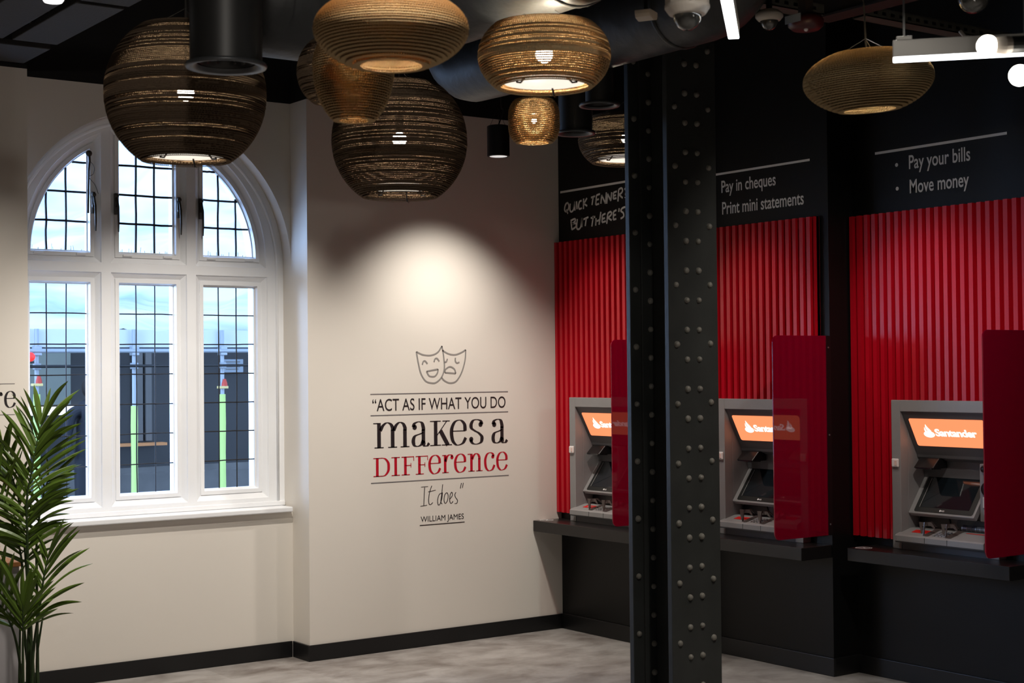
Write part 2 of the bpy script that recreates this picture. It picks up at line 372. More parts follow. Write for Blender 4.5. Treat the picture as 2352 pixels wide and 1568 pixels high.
# outer outline of the whole frame fills the opening
outer = [(XP+.0, .895), (XR, .895), (XR, ACZ)] + arc[1:-1] + [(XP, ACZ)]
bm = bmesh.new()
F0 = .068
loops = [outer] + [light_outline(c, u, F0) for u in (0, 1) for c in range(3)]
flat = [p for L in loops for p in L]
V = [bm.verts.new((p[0], W0, p[1])) for p in flat]
for T in tessellate_polygon([[Vector((p[0], p[1], 0)) for p in L] for L in loops]):
    try: bm.faces.new([V[i] for i in T])
    except ValueError: pass
VB = [bm.verts.new((p[0], .62, p[1])) for p in outer]
for i in range(len(outer)): bm.faces.new((V[i], V[(i+1) % len(outer)], VB[(i+1) % len(outer)], VB[i]))
prof = [(F0, W0), (F0-.004, W0+.008), (F0-.034, W0+.030), (F0-.034, W0+.022), (.012, W0+.022), (.006, W0+.045), (0, W0+.05), (0, WG+.012), (.088, .50), (.088, .62)]
k0 = len(outer)
for u in (0, 1):
    for c in range(3):
        n = len(light_outline(c, u, F0)); prev = V[k0:k0+n]; k0 += n
        for o_, y_ in prof[1:]:
            P = light_outline(c, u, o_)
            if len(P) != n: P = (P + [P[-1]]*n)[:n]
            cur = [bm.verts.new((p[0], y_, p[1])) for p in P]
            for i in range(n): bm.faces.new((prev[i], prev[(i+1) % n], cur[(i+1) % n], cur[i]))
            prev = cur
fr = obj('frame', bm, M_white, win)
# hood moulding on the frame that follows the arch
bm = bmesh.new()
pts = [(ACX+(AR-.045)*math.cos(a), W0-.004, ACZ+(AR-.045)*math.sin(a)) for a in [math.pi*k/48 for k in range(49)]]
pts = [p for p in pts if XP < p[0] < XR]
tube(bm, [(pts[0][0], W0-.004, .91)] + pts + [(pts[-1][0], W0-.004, .91)], .009, 8)
obj('arch_moulding', bm, M_white, win, smooth=True)
def clip_h(z, P):   # x range of outline P at height z
    xs = []
    n = len(P)
    for i in range(n):
        a, b = P[i], P[(i+1) % n]
        if (a[1]-z)*(b[1]-z) < 0: xs.append(a[0]+(b[0]-a[0])*(z-a[1])/(b[1]-a[1]))
    return (min(xs), max(xs)) if len(xs) >= 2 else None
def clip_v(x, P): 
    r = clip_h(x, [(q[1], q[0]) for q in P]); return r
for u in (0, 1):
    for c in range(3):
        P = light_outline(c, u, 0)
        bm = bmesh.new(); bm.faces.new([bm.verts.new((p[0], WG, p[1])) for p in light_outline(c, u, .004)])
        g = obj('glass_pane', bm, M_glass, win)
        bm = bmesh.new(); lw = .0062 if u else .0036
        xs = {0: (-3.297, -3.186), 1: (-2.777, -2.665), 2: (-2.266, -2.153)}[c]
        zs = (2.555, 2.719, 2.888) if u else (1.178, 1.352, 1.523, 1.694, 1.866, 2.039)
        for x in xs:
            r = clip_v(x, P)
            if r:
                q = [(x+random.uniform(-.002, .002), WG-.004, r[0]+(r[1]-r[0])*k/6) for k in range(7)]; tube(bm, q, lw, 6)
        for z in zs:
            r = clip_h(z, P)
            if r: tube(bm, [(r[0]+(r[1]-r[0])*k/5, WG-.005, z+random.uniform(-.0015, .0015)) for k in range(6)], lw, 6)
        obj('leading', bm, M_lead, win)
        if u:   # opening casement: hinges and a long iron stay
            hx = {0: -3.045, 1: -2.912, 2: -2.398}[c]
            def handle(x):
                bm = bmesh.new()
                bx(bm, x-.008, x+.008, W0+.0, W0+.022, 2.60, 2.72)
                sphere(bm, (x, W0+.0, 2.705), .013); sphere(bm, (x, W0+.0, 2.64), .011)
                tube(bm, [(x, W0-.002, 2.70), (x+.003, W0-.016, 2.64), (x+.006, W0-.013, 2.56), (x+.008, W0-.006, 2.50)], [.006, .007, .006, .004], 8)
                obj('casement_handle', bm, M_iron2, win, smooth=True)
            handle(hx)
            if c == 1: handle(-2.535)
            if c == 0:
                bm = bmesh.new()
                sphere(bm, (-3.070, W0+.005, 2.935), .018, sy=.7); tube(bm, [(-3.07, W0, 2.93), (-3.068, W0, 2.89), (-3.072, W0+.004, 2.85), (-3.075, W0+.01, 2.60)], .006, 6)
                tube(bm, smoothpts([(-3.066, W0-.002, 2.89), (-3.045, W0-.006, 2.86), (-3.05, W0-.006, 2.82), (-3.072, W0-.002, 2.80), (-3.04, W0-.004, 2.76), (-3.02, W0-.002, 2.71)]), .0015, 5)
                obj('casement_catch', bm, M_iron2, win, smooth=True)
            bm = bmesh.new()
            for hxx in (cols[c][0]+.03, cols[c][1]-.05): bx(bm, hxx-.02, hxx+.035, W0+.012, W0+.024, 2.364, 2.376)
            obj('hinge', bm, M_white, win, bevel=.002)
sill = tagp(obj('window_sill', boxes([(XP+.004, XR-.018, YC-.042, W0-.003, .866, .896)]), M_white, None, bevel=.006), 'white painted sill running under the arched window', None, None, 'structure')
struct('trim_1', box(XP+.002, XR-.002, W0-.015, .45, .897, .925), M_white, bevel=.004)

# ------------------------------------------------------------------ street outside the window
obj('pavement', box(-12, 12, .7, 12, -.1, 0), M_stone)['kind'] = 'structure'
bld = thing('shop_building', 'dark blurred shopfront on stone blocks seen across the street', 'building', (0, 8.2, 0))
def bpart(name, m, *a): return obj(name, boxes(a), m, bld)
bpart('front_wall', M_shop, (-2.4, 8, 0, .4, 0, 6))
bpart('stone_base', M_stone, (-2.4, 8, -.25, 0, 0, .60), (-2.4, 8, -.35, -.25, 0, .36), (-2.4, 8, -.12, 0, .60, .66))
bpart('lit_wall', M_shopw, (-1.02, -.42, -.06, 0, 1.37, 1.95))
bpart('glow_strip', M_glow, (-1.2, -.2, -.07, 0, 1.26, 1.36))
bpart('drape', M_drape, (.30, .40, -.05, 0, .95, 1.93), (.43, .50, -.06, 0, .95, 1.93), (.02, .14, -.05, 0, 1.2, 1.9), (1.02, 1.12, -.04, 0, .7, 1.9))
bpart('door_frame', M_scaf, (1.86, 1.95, -.05, 0, .6, 2.0))
bpart('bench_top', M_wood, (.02, .62, -.2, -.05, .90, .93))
nt_ = obj('notice_plate', boxes([(1.36, 1.62, -.045, -.03, 1.70, 1.85)]), M_plate, bld)
bm = bmesh.new(); Mn = lambda x, y: (x, -.047, y)
for k in range(4): rect2(bm, 1.40, 1.58-.02*(k % 2), 1.815-.028*k, 1.826-.028*k, Mn)
obj('notice_lines', bm, M_stone, nt_)
ped = thing('person', 'dark clothed person walking past the shopfront outside the left light', 'person', (-.55, 7.2, 0))
bm = bmesh.new()
vs = [(0, 0, 1.46), (0, 0, 1.36), (0, 0, 1.18), (0, 0, .88), (.09, 0, .84), (.11, .02, .46), (.12, .0, .06), (-.09, 0, .84), (-.12, -.05, .46), (-.13, .05, .06), (.2, 0, 1.30), (.25, 0, 1.04), (.2, -.1, .84), (-.2, 0, 1.30), (-.25, 0, 1.04), (-.22, -.1, .84)]
es = [(3, 2), (2, 1), (1, 0), (3, 4), (4, 5), (5, 6), (3, 7), (7, 8), (8, 9), (1, 10), (10, 11), (11, 12), (1, 13), (13, 14), (14, 15)]
rad = [.06, .07, .15, .14, .09, .06, .05, .09, .06, .05, .07, .05, .04, .07, .05, .04]
me = bpy.data.meshes.new('body'); me.from_pydata(vs, es, []); me.materials.append(mat('dark_coat', (.015, .016, .022), .8)); body = bpy.data.objects.new('body', me); C.objects.link(body); body.parent = ped
sk = body.modifiers.new('skin', 'SKIN')
for i, v in enumerate(me.skin_vertices[0].data): v.radius = (rad[i], rad[i]); v.use_root = (i == 3)
body.modifiers.new('sub', 'SUBSURF').render_levels = 2
bm = bmesh.new(); sphere(bm, (0, 0, 1.56), .1, 16, 12, .85, .95, 1.15); obj('head', bm, mat('dark_hair', (.02, .014, .012), .7), ped, smooth=True)
scafs = []
for i, (x, gz) in enumerate(((-1.494, 1.515), (-.555, 1.387), (.36, 1.484))):
    lab = ('steel scaffold pole outside the left lights, pale green sleeve and red clamp', 'steel scaffold pole outside the middle lights with a pale green sleeve', 'steel scaffold pole outside the right lights with green sleeve and red clamp')[i]
    s = thing('scaffold_pole', lab, 'scaffold pole', (x, 6, 0), group='scaffold poles in the street')
    bm = bmesh.new(); lathe(bm, [(.02, 0), (.02, 2.12)], 16, cap=True); obj('tube', bm, M_scaf, s, smooth=False)
    bm = bmesh.new(); lathe(bm, [(.03, .1), (.033, .5), (.03, .9), (.034, 1.2), (.031, gz)], 16, cap=True); obj('foam_sleeve', bm, M_green, s)
    obj('coupler', box(-.035, .035, -.05, .03, 1.87, 1.96), M_scaf, s, bevel=.006); obj('coupler', box(-.03, .03, -.04, .03, 1.74, 1.80), M_scaf, s, bevel=.006)
    if i != 1:
        dz = {0: 1.61, 2: 1.56}[i]
        bm = bmesh.new(); lathe(bm, [(.03, dz), (.028, dz+.03), (.014, dz+.075)], 12, c=(.01, -.03, 0), cap=True); obj('warning_cap', bm, M_warn, s)
        obj('clamp', box(-.05, .04, -.06, .02, dz-.02, dz+.005), M_yel, s, bevel=.004)
bm = bmesh.new(); tube(bm, [(-3.6, 5.957, 1.915), (3.5, 5.957, 1.915)], .021, 12); tagp(obj('scaffold_rail', bm, M_scaf), 'horizontal steel scaffold tube crossing in front of the shopfront', 'scaffold tube')
bm = bmesh.new(); tube(bm, [(-2.6, 5.9, 1.77), (-.2, 5.9, 1.77)], .014, 10); tube(bm, [(-.8, 5.9, 1.77), (1.5, 5.9, 1.77)], .012, 10); tagp(obj('scaffold_brace', bm, M_shop), 'thin dark scaffold brace below the horizontal steel tube', 'scaffold tube')
bm = bmesh.new(); bx(bm, -3.9, 4, 6.06, 6.1, 1.965, 2.12); bx(bm, -3.9, 4, 6.03, 6.1, 1.95, 1.97)
for k in range(8): bx(bm, -3.8+k*.93, -4.69+k*.93, 6.05, 6.06, 1.97, 2.12)
tagp(obj('canopy_fascia', bm, M_fascia), 'pale grey fascia board under the white tarpaulin outside', 'fascia board')
for i, (x, z, r, lb) in enumerate(((-1.735, 1.853, .035, 'red lamp at the far left of the scaffold rail outside'), (-1.60, 1.858, .042, 'larger red lamp to the right of the left scaffold pole'))):
    t_ = thing('signal_lamp', lb, 'lamp', (x, 5.85, z), group='red lamps on the scaffold')
    bm = bmesh.new(); sphere(bm, (0, 0, 0), r, 12, 8); obj('lens', bm, M_redlit, t_, smooth=True)
    obj('bracket', box(-.04, .04, .02, .05, -.06, -.04), M_shop, t_)
# tarpaulin roof rising toward the house
nx, ny = 110, 60; vs = []; fs = []
for j in range(ny+1):
    for i in range(nx+1):
        x = -3.9+11*i/nx; tt = j/ny; y = 6.15-4.6*tt
        bay = ((x+1.494)/.93) % 1
        z = 2.10+2.7*tt**.9 - .03*math.sin(math.pi*bay)*(1-tt) + .05*math.sin(x*2.3+tt*5)*tt + .035*math.sin(x*5+y*3) + .02*math.sin(x*9-y*5) + .012*math.sin(x*17+y*11)
        vs.append((x, y, z))
for j in range(ny):
    for i in range(nx): a = j*(nx+1)+i; fs.append((a, a+1, a+nx+2, a+nx+1))
tagp(obj('tarpaulin_canopy', (vs, [], fs), M_tarp, smooth=True), 'wrinkled white tarpaulin canopy over the scaffold outside the window', 'tarpaulin')
# bird spikes along the ledge outside
sp = thing('bird_spike_strip', 'thin wire bird spikes along the outer ledge of the window', 'bird spikes', (0, .75, 2.30))
obj('strip', box(-3.6, -1.85, -.012, .012, -.01, 0), M_wire, sp)
bm = bmesh.new(); x = -3.55
while x < -1.9:
    tube(bm, [(x, 0, 0), (x+random.uniform(-.015, .015), random.uniform(-.03, .03), random.uniform(.13, .16))], .0017, 4); x += random.uniform(.018, .035)
tagp(obj('spikes', bm, M_wire, sp), kind='stuff')

# ------------------------------------------------------------------ wall lettering
MASK = [[(-1.1171, 1.8165), (-1.0687, 1.7974), (-1.0101, 1.794), (-0.9607, 1.8122), (-0.9286, 1.8521)], [(-0.9286, 1.8521), (-0.9155, 1.7788), (-0.9122, 1.7121), (-0.9326, 1.6582), (-0.9725, 1.6254), (-1.0069, 1.6217), (-1.0509, 1.6347), (-1.0845, 1.6804), (-1.1033, 1.7464), (-1.1171, 1.8165)], [(-0.925, 1.8246), (-0.8814, 1.8037), (-0.8315, 1.7969), (-0.781, 1.812), (-0.7505, 1.8288)], [(-0.7505, 1.8288), (-0.7563, 1.7615), (-0.7824, 1.686), (-0.8232, 1.6319), (-0.8684, 1.6199), (-0.9081, 1.6329), (-0.9327, 1.654)], [(-1.0742, 1.7364), (-1.0672, 1.7545), (-1.0535, 1.7586), (-1.0361, 1.7411)], [(-0.9879, 1.7525), (-0.9808, 1.7707), (-0.965, 1.774), (-0.9494, 1.7556)], [(-1.0434, 1.6941), (-0.9588, 1.7075)], [(-0.9588, 1.7075), (-0.964, 1.6834), (-0.9819, 1.6645), (-1.0036, 1.6614), (-1.0261, 1.6674), (-1.0434, 1.6941)], [(-0.9098, 1.7521), (-0.8969, 1.7537), (-0.8887, 1.772)], [(-0.8287, 1.7785), (-0.8289, 1.7576), (-0.817, 1.7449), (-0.7988, 1.7507)], [(-0.9085, 1.6854), (-0.9023, 1.7062), (-0.8703, 1.7218), (-0.8384, 1.7082), (-0.8267, 1.6797)], [(-0.8267, 1.6797), (-0.9085, 1.6854)]]
DOES = [[(-1.0914, 0.9811), (-1.0398, 0.9817)], [(-1.0652, 0.9781), (-1.0722, 0.8666)], [(-1.0974, 0.8632), (-1.0488, 0.8669)], [(-1.0124, 0.9852), (-1.0264, 0.953), (-1.0367, 0.9041), (-1.0331, 0.8742), (-1.0214, 0.8702), (-1.0056, 0.8816)], [(-1.0401, 0.9487), (-0.9842, 0.9565)], [(-0.94, 0.9358), (-0.9579, 0.9285), (-0.97, 0.8986), (-0.9684, 0.8687), (-0.9566, 0.8647), (-0.9404, 0.8969), (-0.9341, 0.9397)], [(-0.9316, 0.9893), (-0.9401, 0.9276), (-0.9465, 0.8823), (-0.9368, 0.8685)], [(-0.9024, 0.9363), (-0.9184, 0.9205), (-0.9227, 0.8876), (-0.913, 0.8704), (-0.8969, 0.8894), (-0.8926, 0.9208), (-0.9024, 0.9363)], [(-0.8809, 0.8935), (-0.8608, 0.9173), (-0.8645, 0.9375), (-0.8767, 0.9216), (-0.881, 0.8868), (-0.8712, 0.868), (-0.8551, 0.8804)], [(-0.8326, 0.9358), (-0.8427, 0.9197), (-0.8349, 0.9009), (-0.8231, 0.8852), (-0.8273, 0.8671), (-0.8453, 0.8648)], [(-0.7918, 0.9905), (-0.8002, 0.9575)], [(-0.7767, 0.9914), (-0.7851, 0.96)]]
QUICK = [[(-0.1054, 2.7897), (-0.0843, 2.787), (-0.0687, 2.7639), (-0.0683, 2.7417), (-0.0873, 2.7341), (-0.1066, 2.7487), (-0.1127, 2.7715), (-0.1016, 2.7901)], [(-0.0856, 2.7477), (-0.1013, 2.7183)], [(-0.1281, 2.7829), (-0.1236, 2.7414), (-0.1404, 2.7282), (-0.1633, 2.7435), (-0.1754, 2.7918)], [(-0.1754, 2.7918), (-0.1763, 2.7319)], [(-0.1952, 2.7916), (-0.199, 2.7391)], [(-0.2484, 2.7906), (-0.2259, 2.7852), (-0.2152, 2.759), (-0.2242, 2.7391), (-0.2494, 2.7426)], [(-0.269, 2.8019), (-0.266, 2.7342)], [(-0.3041, 2.8025), (-0.2721, 2.7681)], [(-0.2721, 2.7681), (-0.3051, 2.7507)], [(-0.3454, 2.8002), (-0.3865, 2.8058)], [(-0.3683, 2.8048), (-0.3546, 2.7518)], [(-0.4374, 2.8151), (-0.402, 2.81)], [(-0.402, 2.81), (-0.3929, 2.7499)], [(-0.3929, 2.7499), (-0.4273, 2.7535)], [(-0.3988, 2.7801), (-0.426, 2.7832)], [(-0.4453, 2.7518), (-0.4543, 2.8066)], [(-0.4543, 2.8066), (-0.4919, 2.7486)], [(-0.4919, 2.7486), (-0.502, 2.8188)], [(-0.5043, 2.7463), (-0.5143, 2.8085)], [(-0.5143, 2.8085), (-0.5454, 2.7604)], [(-0.5454, 2.7604), (-0.5551, 2.8146)], [(-0.6062, 2.8151), (-0.5727, 2.81)], [(-0.5727, 2.81), (-0.5703, 2.7704)], [(-0.5703, 2.7704), (-0.602, 2.7729)], [(-0.5724, 2.7893), (-0.597, 2.7924)], [(-0.6156, 2.7498), (-0.6238, 2.8245)], [(-0.6238, 2.8245), (-0.6518, 2.8305), (-0.662, 2.815), (-0.6495, 2.7995), (-0.625, 2.7919)], [(-0.6285, 2.7916), (-0.6629, 2.767)], [(-0.6811, 2.8175), (-0.6985, 2.8268), (-0.7156, 2.8195), (-0.7102, 2.8034), (-0.6928, 2.7941), (-0.6908, 2.7815)], [(-0.688, 2.7706), (-0.6862, 2.7647)], [(-0.1337, 2.6647), (-0.1422, 2.6105)], [(-0.129, 2.6698), (-0.1736, 2.6788), (-0.1771, 2.6634), (-0.1428, 2.6465)], [(-0.1428, 2.6465), (-0.1843, 2.6477), (-0.1821, 2.6258), (-0.1403, 2.6106)], [(-0.2007, 2.6753), (-0.1942, 2.6191), (-0.2155, 2.6081), (-0.2382, 2.6259), (-0.2502, 2.6791)], [(-0.2502, 2.6791), (-0.2474, 2.6182)], [(-0.2649, 2.6674), (-0.3168, 2.6779)], [(-0.2946, 2.6729), (-0.2827, 2.6222)], [(-0.3405, 2.669), (-0.3861, 2.6741)], [(-0.3681, 2.6814), (-0.3505, 2.6143)], [(-0.3951, 2.6642), (-0.3906, 2.6167)], [(-0.4444, 2.6997), (-0.4251, 2.6196)], [(-0.3929, 2.6428), (-0.431, 2.6498)], [(-0.4908, 2.6853), (-0.4584, 2.6769)], [(-0.4584, 2.6769), (-0.4559, 2.6318)], [(-0.4559, 2.6318), (-0.4935, 2.6365)], [(-0.458, 2.6531), (-0.485, 2.6576)], [(-0.5022, 2.6188), (-0.5139, 2.6833)], [(-0.5139, 2.6833), (-0.5407, 2.6922), (-0.5511, 2.6766), (-0.5152, 2.655)], [(-0.517, 2.6548), (-0.5522, 2.6371)], [(-0.6007, 2.698), (-0.5707, 2.6895)], [(-0.5707, 2.6895), (-0.5681, 2.6391)], [(-0.5681, 2.6391), (-0.598, 2.6422)], [(-0.5703, 2.6659), (-0.5949, 2.6693)], [(-0.6271, 2.7067), (-0.6232, 2.6836)], [(-0.6879, 2.7089), (-0.6583, 2.7039), (-0.6442, 2.6884), (-0.6665, 2.673), (-0.6696, 2.6516), (-0.6399, 2.6397)], [(-0.7129, 2.6628), (-0.7179, 2.7039), (-0.7368, 2.6524), (-0.7549, 2.7116)]]

MA = lambda x, y: (x, -.0012, y)
def MB_(wx): return lambda y, z: (wx-.0012, y, z)
def pen(thin, thick, p=1.6): return lambda a, t: thin+(thick-thin)*abs(math.sin(a))**p
def glyph(bm, ch, x0, x1, y0, h, M, thin, thick):
    W = x1-x0
    T = lambda x, y: (x0+x*W, y0+y*h)
    pn = pen(thin, thick)
    def S(*pts): ribbon(bm, [T(*p) for p in pts], pn, M, True, 7)
    def R(x, a, b, wd=thick): cx = x0+x*W; rect2(bm, cx-wd/2, cx+wd/2, y0+a*h, y0+b*h, M)
    def H(a, b, y, wd=None):
        wd = wd or thin*1.25
        yy = y0+y*h - (wd if y > .9 else (0 if y < .05 else wd/2)); rect2(bm, x0+a*W, x0+b*W, yy, yy+wd, M)
    def B(x, y, r=None): disc2(bm, T(x, y), r or thick*.62, M)
    if ch in 'mn':
        st = (.17, .53, .86) if ch == 'm' else (.25, .75)
        sw = .13 if ch == 'm' else .22
        R(st[0], 0, .985); H(st[0]-sw-.02, st[0], .985)
        for k, a in enumerate(st):
            H(a-sw*.92, a+sw*.92, 0)
            if k:
                b = st[k-1]; d = a-b
                S((b+.10*d, .68), (b+.3*d, .88), (b+.58*d, .985), (b+.85*d, .93), (a, .78), (a, .66)); R(a, 0, .70)
    elif ch == 'a':
        B(.2, .77); S((.13, .78), (.20, .92), (.42, .985), (.60, .93), (.68, .74), (.68, .62)); R(.68, .14, .68)
        S((.68, .20), (.72, .05), (.80, .01), (.90, .03), (1.0, .12)); S((.68, .55), (.50, .50), (.22, .42), (.12, .24), (.18, .06), (.36, .01), (.56, .08), (.67, .24))
    elif ch == 'K':
        R(.27, 0, 1); H(.0, .52, 1); H(.0, .52, 0); H(.60, .96, 1); H(.56, 1.06, 0)
        ribbon(bm, [T(.32, .40), T(.82, .99)], lambda a, t: thin*1.3, M, False); ribbon(bm, [T(.50, .60), T(.86, .01)], lambda a, t: thick*1.1, M, False)
    elif ch == 'e':
        H(.12, .93, .56); S((.90, .56), (.88, .80), (.72, .96), (.52, 1.0), (.28, .92), (.12, .70), (.09, .46), (.16, .18), (.36, .01), (.56, .0), (.78, .08), (.94, .28))
    elif ch == 's':
        B(.80, .80); B(.16, .20); S((.88, .80), (.80, .94), (.55, 1.0), (.30, .96), (.16, .80), (.20, .65), (.42, .54), (.68, .44), (.88, .28), (.82, .08), (.55, .0), (.28, .03), (.10, .18))
    elif ch == 'c':
        B(.80, .77); S((.88, .79), (.76, .95), (.52, 1.0), (.28, .92), (.12, .70), (.09, .46), (.16, .18), (.36, .01), (.56, .0), (.78, .08), (.95, .30))
    elif ch == 'r':
        R(.25, 0, .985); H(.0, .25, .985); H(.0, .55, 0); S((.28, .62), (.40, .86), (.58, .98), (.78, .97), (.86, .88)); B(.84, .84)
    elif ch == 'D':
        R(.24, 0, 1); H(0, .55, 1); H(0, .55, 0); S((.5, .985), (.72, .94), (.90, .74), (.94, .5), (.90, .26), (.72, .06), (.5, .015))
    elif ch == 'I': R(.5, 0, 1); H(0, 1, 1); H(0, 1, 0)
    elif ch == 'F':
        R(.30, 0, 1); H(0, .98, 1); H(0, .65, 0); H(.3, .74, .52)
        R(.97, .76, 1, thin*1.2); R(.74, .40, .64, thin*1.2)
X8 = lambda z: -1.447+(z/3.267-51)*.0032271
q = thing('wall_quote', 'large quotation lettered in black, red and grey on the cream back wall', 'wall lettering', (0, 0, 0))
def wpart(name, fn, m, parent, label=None):
    bm = bmesh.new(); fn(bm); me = bpy.data.meshes.new(name); bm.to_mesh(me); bm.free(); me.materials.append(m)
    o = bpy.data.objects.new(name, me); C.objects.link(o); o.parent = parent
    if label: o['label'] = label
    return o
def f(bm):
    for st in MASK: ribbon(bm, st, lambda a, t: .0098, MA)
wpart('theatre_mask_icon', f, M_maskg, q, 'grey outline of a laughing and a crying theatre mask')
wpart('text_line', lambda bm: put_text(bm, '\u201cACT AS IF WHAT YOU DO', X8(180), X8(1180), 1.457, .0715, MA, off=.002), M_ink, q, 'thin black capitals')
def f(bm):
    for ch, a, b in (('m', 180, 450), ('a', 457, 590), ('K', 597, 752), ('e', 747, 874), ('s', 890, 1005), ('a', 1064, 1190)): glyph(bm, ch, X8(a), X8(b), 1.2315, .155, MA, .0046, .0255)
wpart('text_line', f, M_ink, q, 'large black serif lettering')
def f(bm):
    for ch, a, b in (('D', 184, 300), ('I', 313, 374), ('F', 386, 478), ('F', 489, 580), ('e', 583, 676), ('r', 686, 774), ('e', 776, 868), ('n', 878, 1000), ('c', 1008, 1092), ('e', 1103, 1192)): glyph(bm, ch, X8(a), X8(b), 1.0595, .1135, MA, .0038, .0185)
wpart('text_line', f, M_inkr, q, 'red serif lettering')
def f(bm):
    for st in DOES: ribbon(bm, st, lambda a, t: .0030+.0022*abs(math.sin(a)), MA)
wpart('text_line', f, M_ink, q, 'thin black script lettering')
wpart('text_line', lambda bm: put_text(bm, 'WILLIAM JAMES', -1.0955, -.776, .7655, .0335, MA), M_ink, q, 'small black capitals')
for z, mm in ((1.559, M_ruleg), (1.430, M_ruleg), (1.022, M_ruleg)): wpart('rule', lambda bm: rect2(bm, -1.447, -.4255, z-.0028, z+.0028, MA), mm, q)
wpart('rule', lambda bm: rect2(bm, -1.103, -.770, .7425, .7475, MA), M_ink, q, 'short black rule')
q2 = thing('wall_quote', 'cropped serif lettering between two thin rules on the left wall pier', 'wall lettering', (0, 0, 0))
def f(bm): glyph(bm, 'r', -3.72, -3.648, 1.529, .08, MA, .0028, .013); glyph(bm, 'e', -3.643, -3.585, 1.529, .083, MA, .0028, .013)
wpart('text_line', f, M_ink, q2)
for z in (1.6515, 1.4905): wpart('rule', lambda bm: rect2(bm, -4.4, -3.589, z-.0016, z+.0016, MA), M_ruleg, q2)
t1 = thing('wall_caption', 'grey handwritten capitals under a rule, on black wall next to the cream wall', 'wall lettering', (0, 0, 0))
B0, B1, B2 = MB_(0), MB_(.2), MB_(.4)
def f(bm):
    for st in QUICK: ribbon(bm, st, lambda a, t: .0125, B0, len(st) > 2)
wpart('text_line', f, M_letter, t1)
wpart('rule', lambda bm: rect2(bm, -.021, -.90, 2.860, 2.874, B0), M_letter, t1)
t2 = thing('wall_caption', 'grey condensed lettering about cheques and statements, right of the riveted column', 'wall lettering', (0, 0, 0))
wpart('text_line', lambda bm: put_text(bm, 'Pay in cheques', -1.342, -1.790, 2.744, .0695, B1, off=.012), M_letter, t2)
wpart('text_line', lambda bm: put_text(bm, 'Print mini statements', -1.346, -2.006, 2.614, .0715, B1, off=.012), M_letter, t2)
wpart('bullet', lambda bm: disc2(bm, (-1.262, 2.770), .010, B1), M_letter, t2); wpart('bullet', lambda bm: disc2(bm, (-1.262, 2.642), .010, B1), M_letter, t2)
wpart('rule', lambda bm: rect2(bm, -1.20, -2.055, 2.851, 2.864, B1), M_letter, t2)
t3 = thing('wall_caption', 'grey condensed lettering about bills and money above the nearest red panel', 'wall lettering', (0, 0, 0))
wpart('text_line', lambda bm: put_text(bm, 'Pay your bills', -2.586, -2.985, 2.760, .0715, B2, off=.012), M_letter, t3)
wpart('text_line', lambda bm: put_text(bm, 'Move money', -2.589, -2.975, 2.6285, .0715, B2, off=.012), M_letter, t3)
wpart('bullet', lambda bm: disc2(bm, (-2.502, 2.791), .0105, B2), M_letter, t3); wpart('bullet', lambda bm: disc2(bm, (-2.504, 2.662), .0105, B2), M_letter, t3)
wpart('rule', lambda bm: rect2(bm, -2.352, -3.211, 2.864, 2.878, B2), M_letter, t3)

# ------------------------------------------------------------------ red corrugated panels
def corrugated(name, wx, ya, yb, ay, label, ret):
    """vertical ribs between y=ya and y=yb, cut round the machine whose left edge is ay"""
    pit = .0535; pr = []; y = ya; fr_, bk = wx-.043, wx-.008
    while y > yb+.002:
        for dy, x in ((0, fr_), (.024, fr_), (.0285, bk), (.047, bk), (.0515, fr_)):
            if y-dy > yb: pr.append((x, y-dy))
        y -= pit
    pr.append((fr_, yb))
    if ret:
        pr += [(fr_+.018, yb-.002), (fr_+.018, yb-.005), (wx-.003, yb-.005)]
    zt, zb, zh = 2.534, .764, 1.515; o0, o1 = ay-.005, ay-.675
    bm = bmesh.new(); th = .0012
    pr2 = []
    for a, b in zip(pr, pr[1:]):      # cut the outline where the machine begins and ends
        pr2.append(a)
        for yc in (o0, o1):
            if (a[1]-yc)*(b[1]-yc) < 0: k = (a[1]-yc)/(a[1]-b[1]); pr2.append((a[0]+(b[0]-a[0])*k, yc))
    pr2.append(pr[-1])
    for a, b in zip(pr2, pr2[1:]):
        ym = (a[1]+b[1])/2; z0 = zh if o1 < ym < o0 else zb
        for dx in (0, th):
            bm.faces.new([bm.verts.new(p) for p in ((a[0]+dx, a[1], z0), (b[0]+dx, b[1], z0), (b[0]+dx, b[1], zt), (a[0]+dx, a[1], zt))])
        for z in (z0, zt): bm.faces.new([bm.verts.new(p) for p in ((a[0], a[1], z), (b[0], b[1], z), (b[0]+th, b[1], z), (a[0]+th, a[1], z))])
    bmesh.ops.remove_doubles(bm, verts=bm.verts, dist=1e-5)
    o = obj(name, bm, M_red); tagp(o, label, 'wall panel', 'red corrugated metal panels behind the cash machines'); return o
corrugated('corrugated_panel', 0, -.004, -1.045, -.17, 'red corrugated panel touching the cream wall, left of the riveted column', False)
corrugated('corrugated_panel', .2, -1.10, -2.115, -1.345, 'red corrugated panel immediately right of the riveted column', True)
corrugated('corrugated_panel', .4, -2.196, -3.366, -2.49, 'nearest red corrugated panel at the right edge of the picture', False)

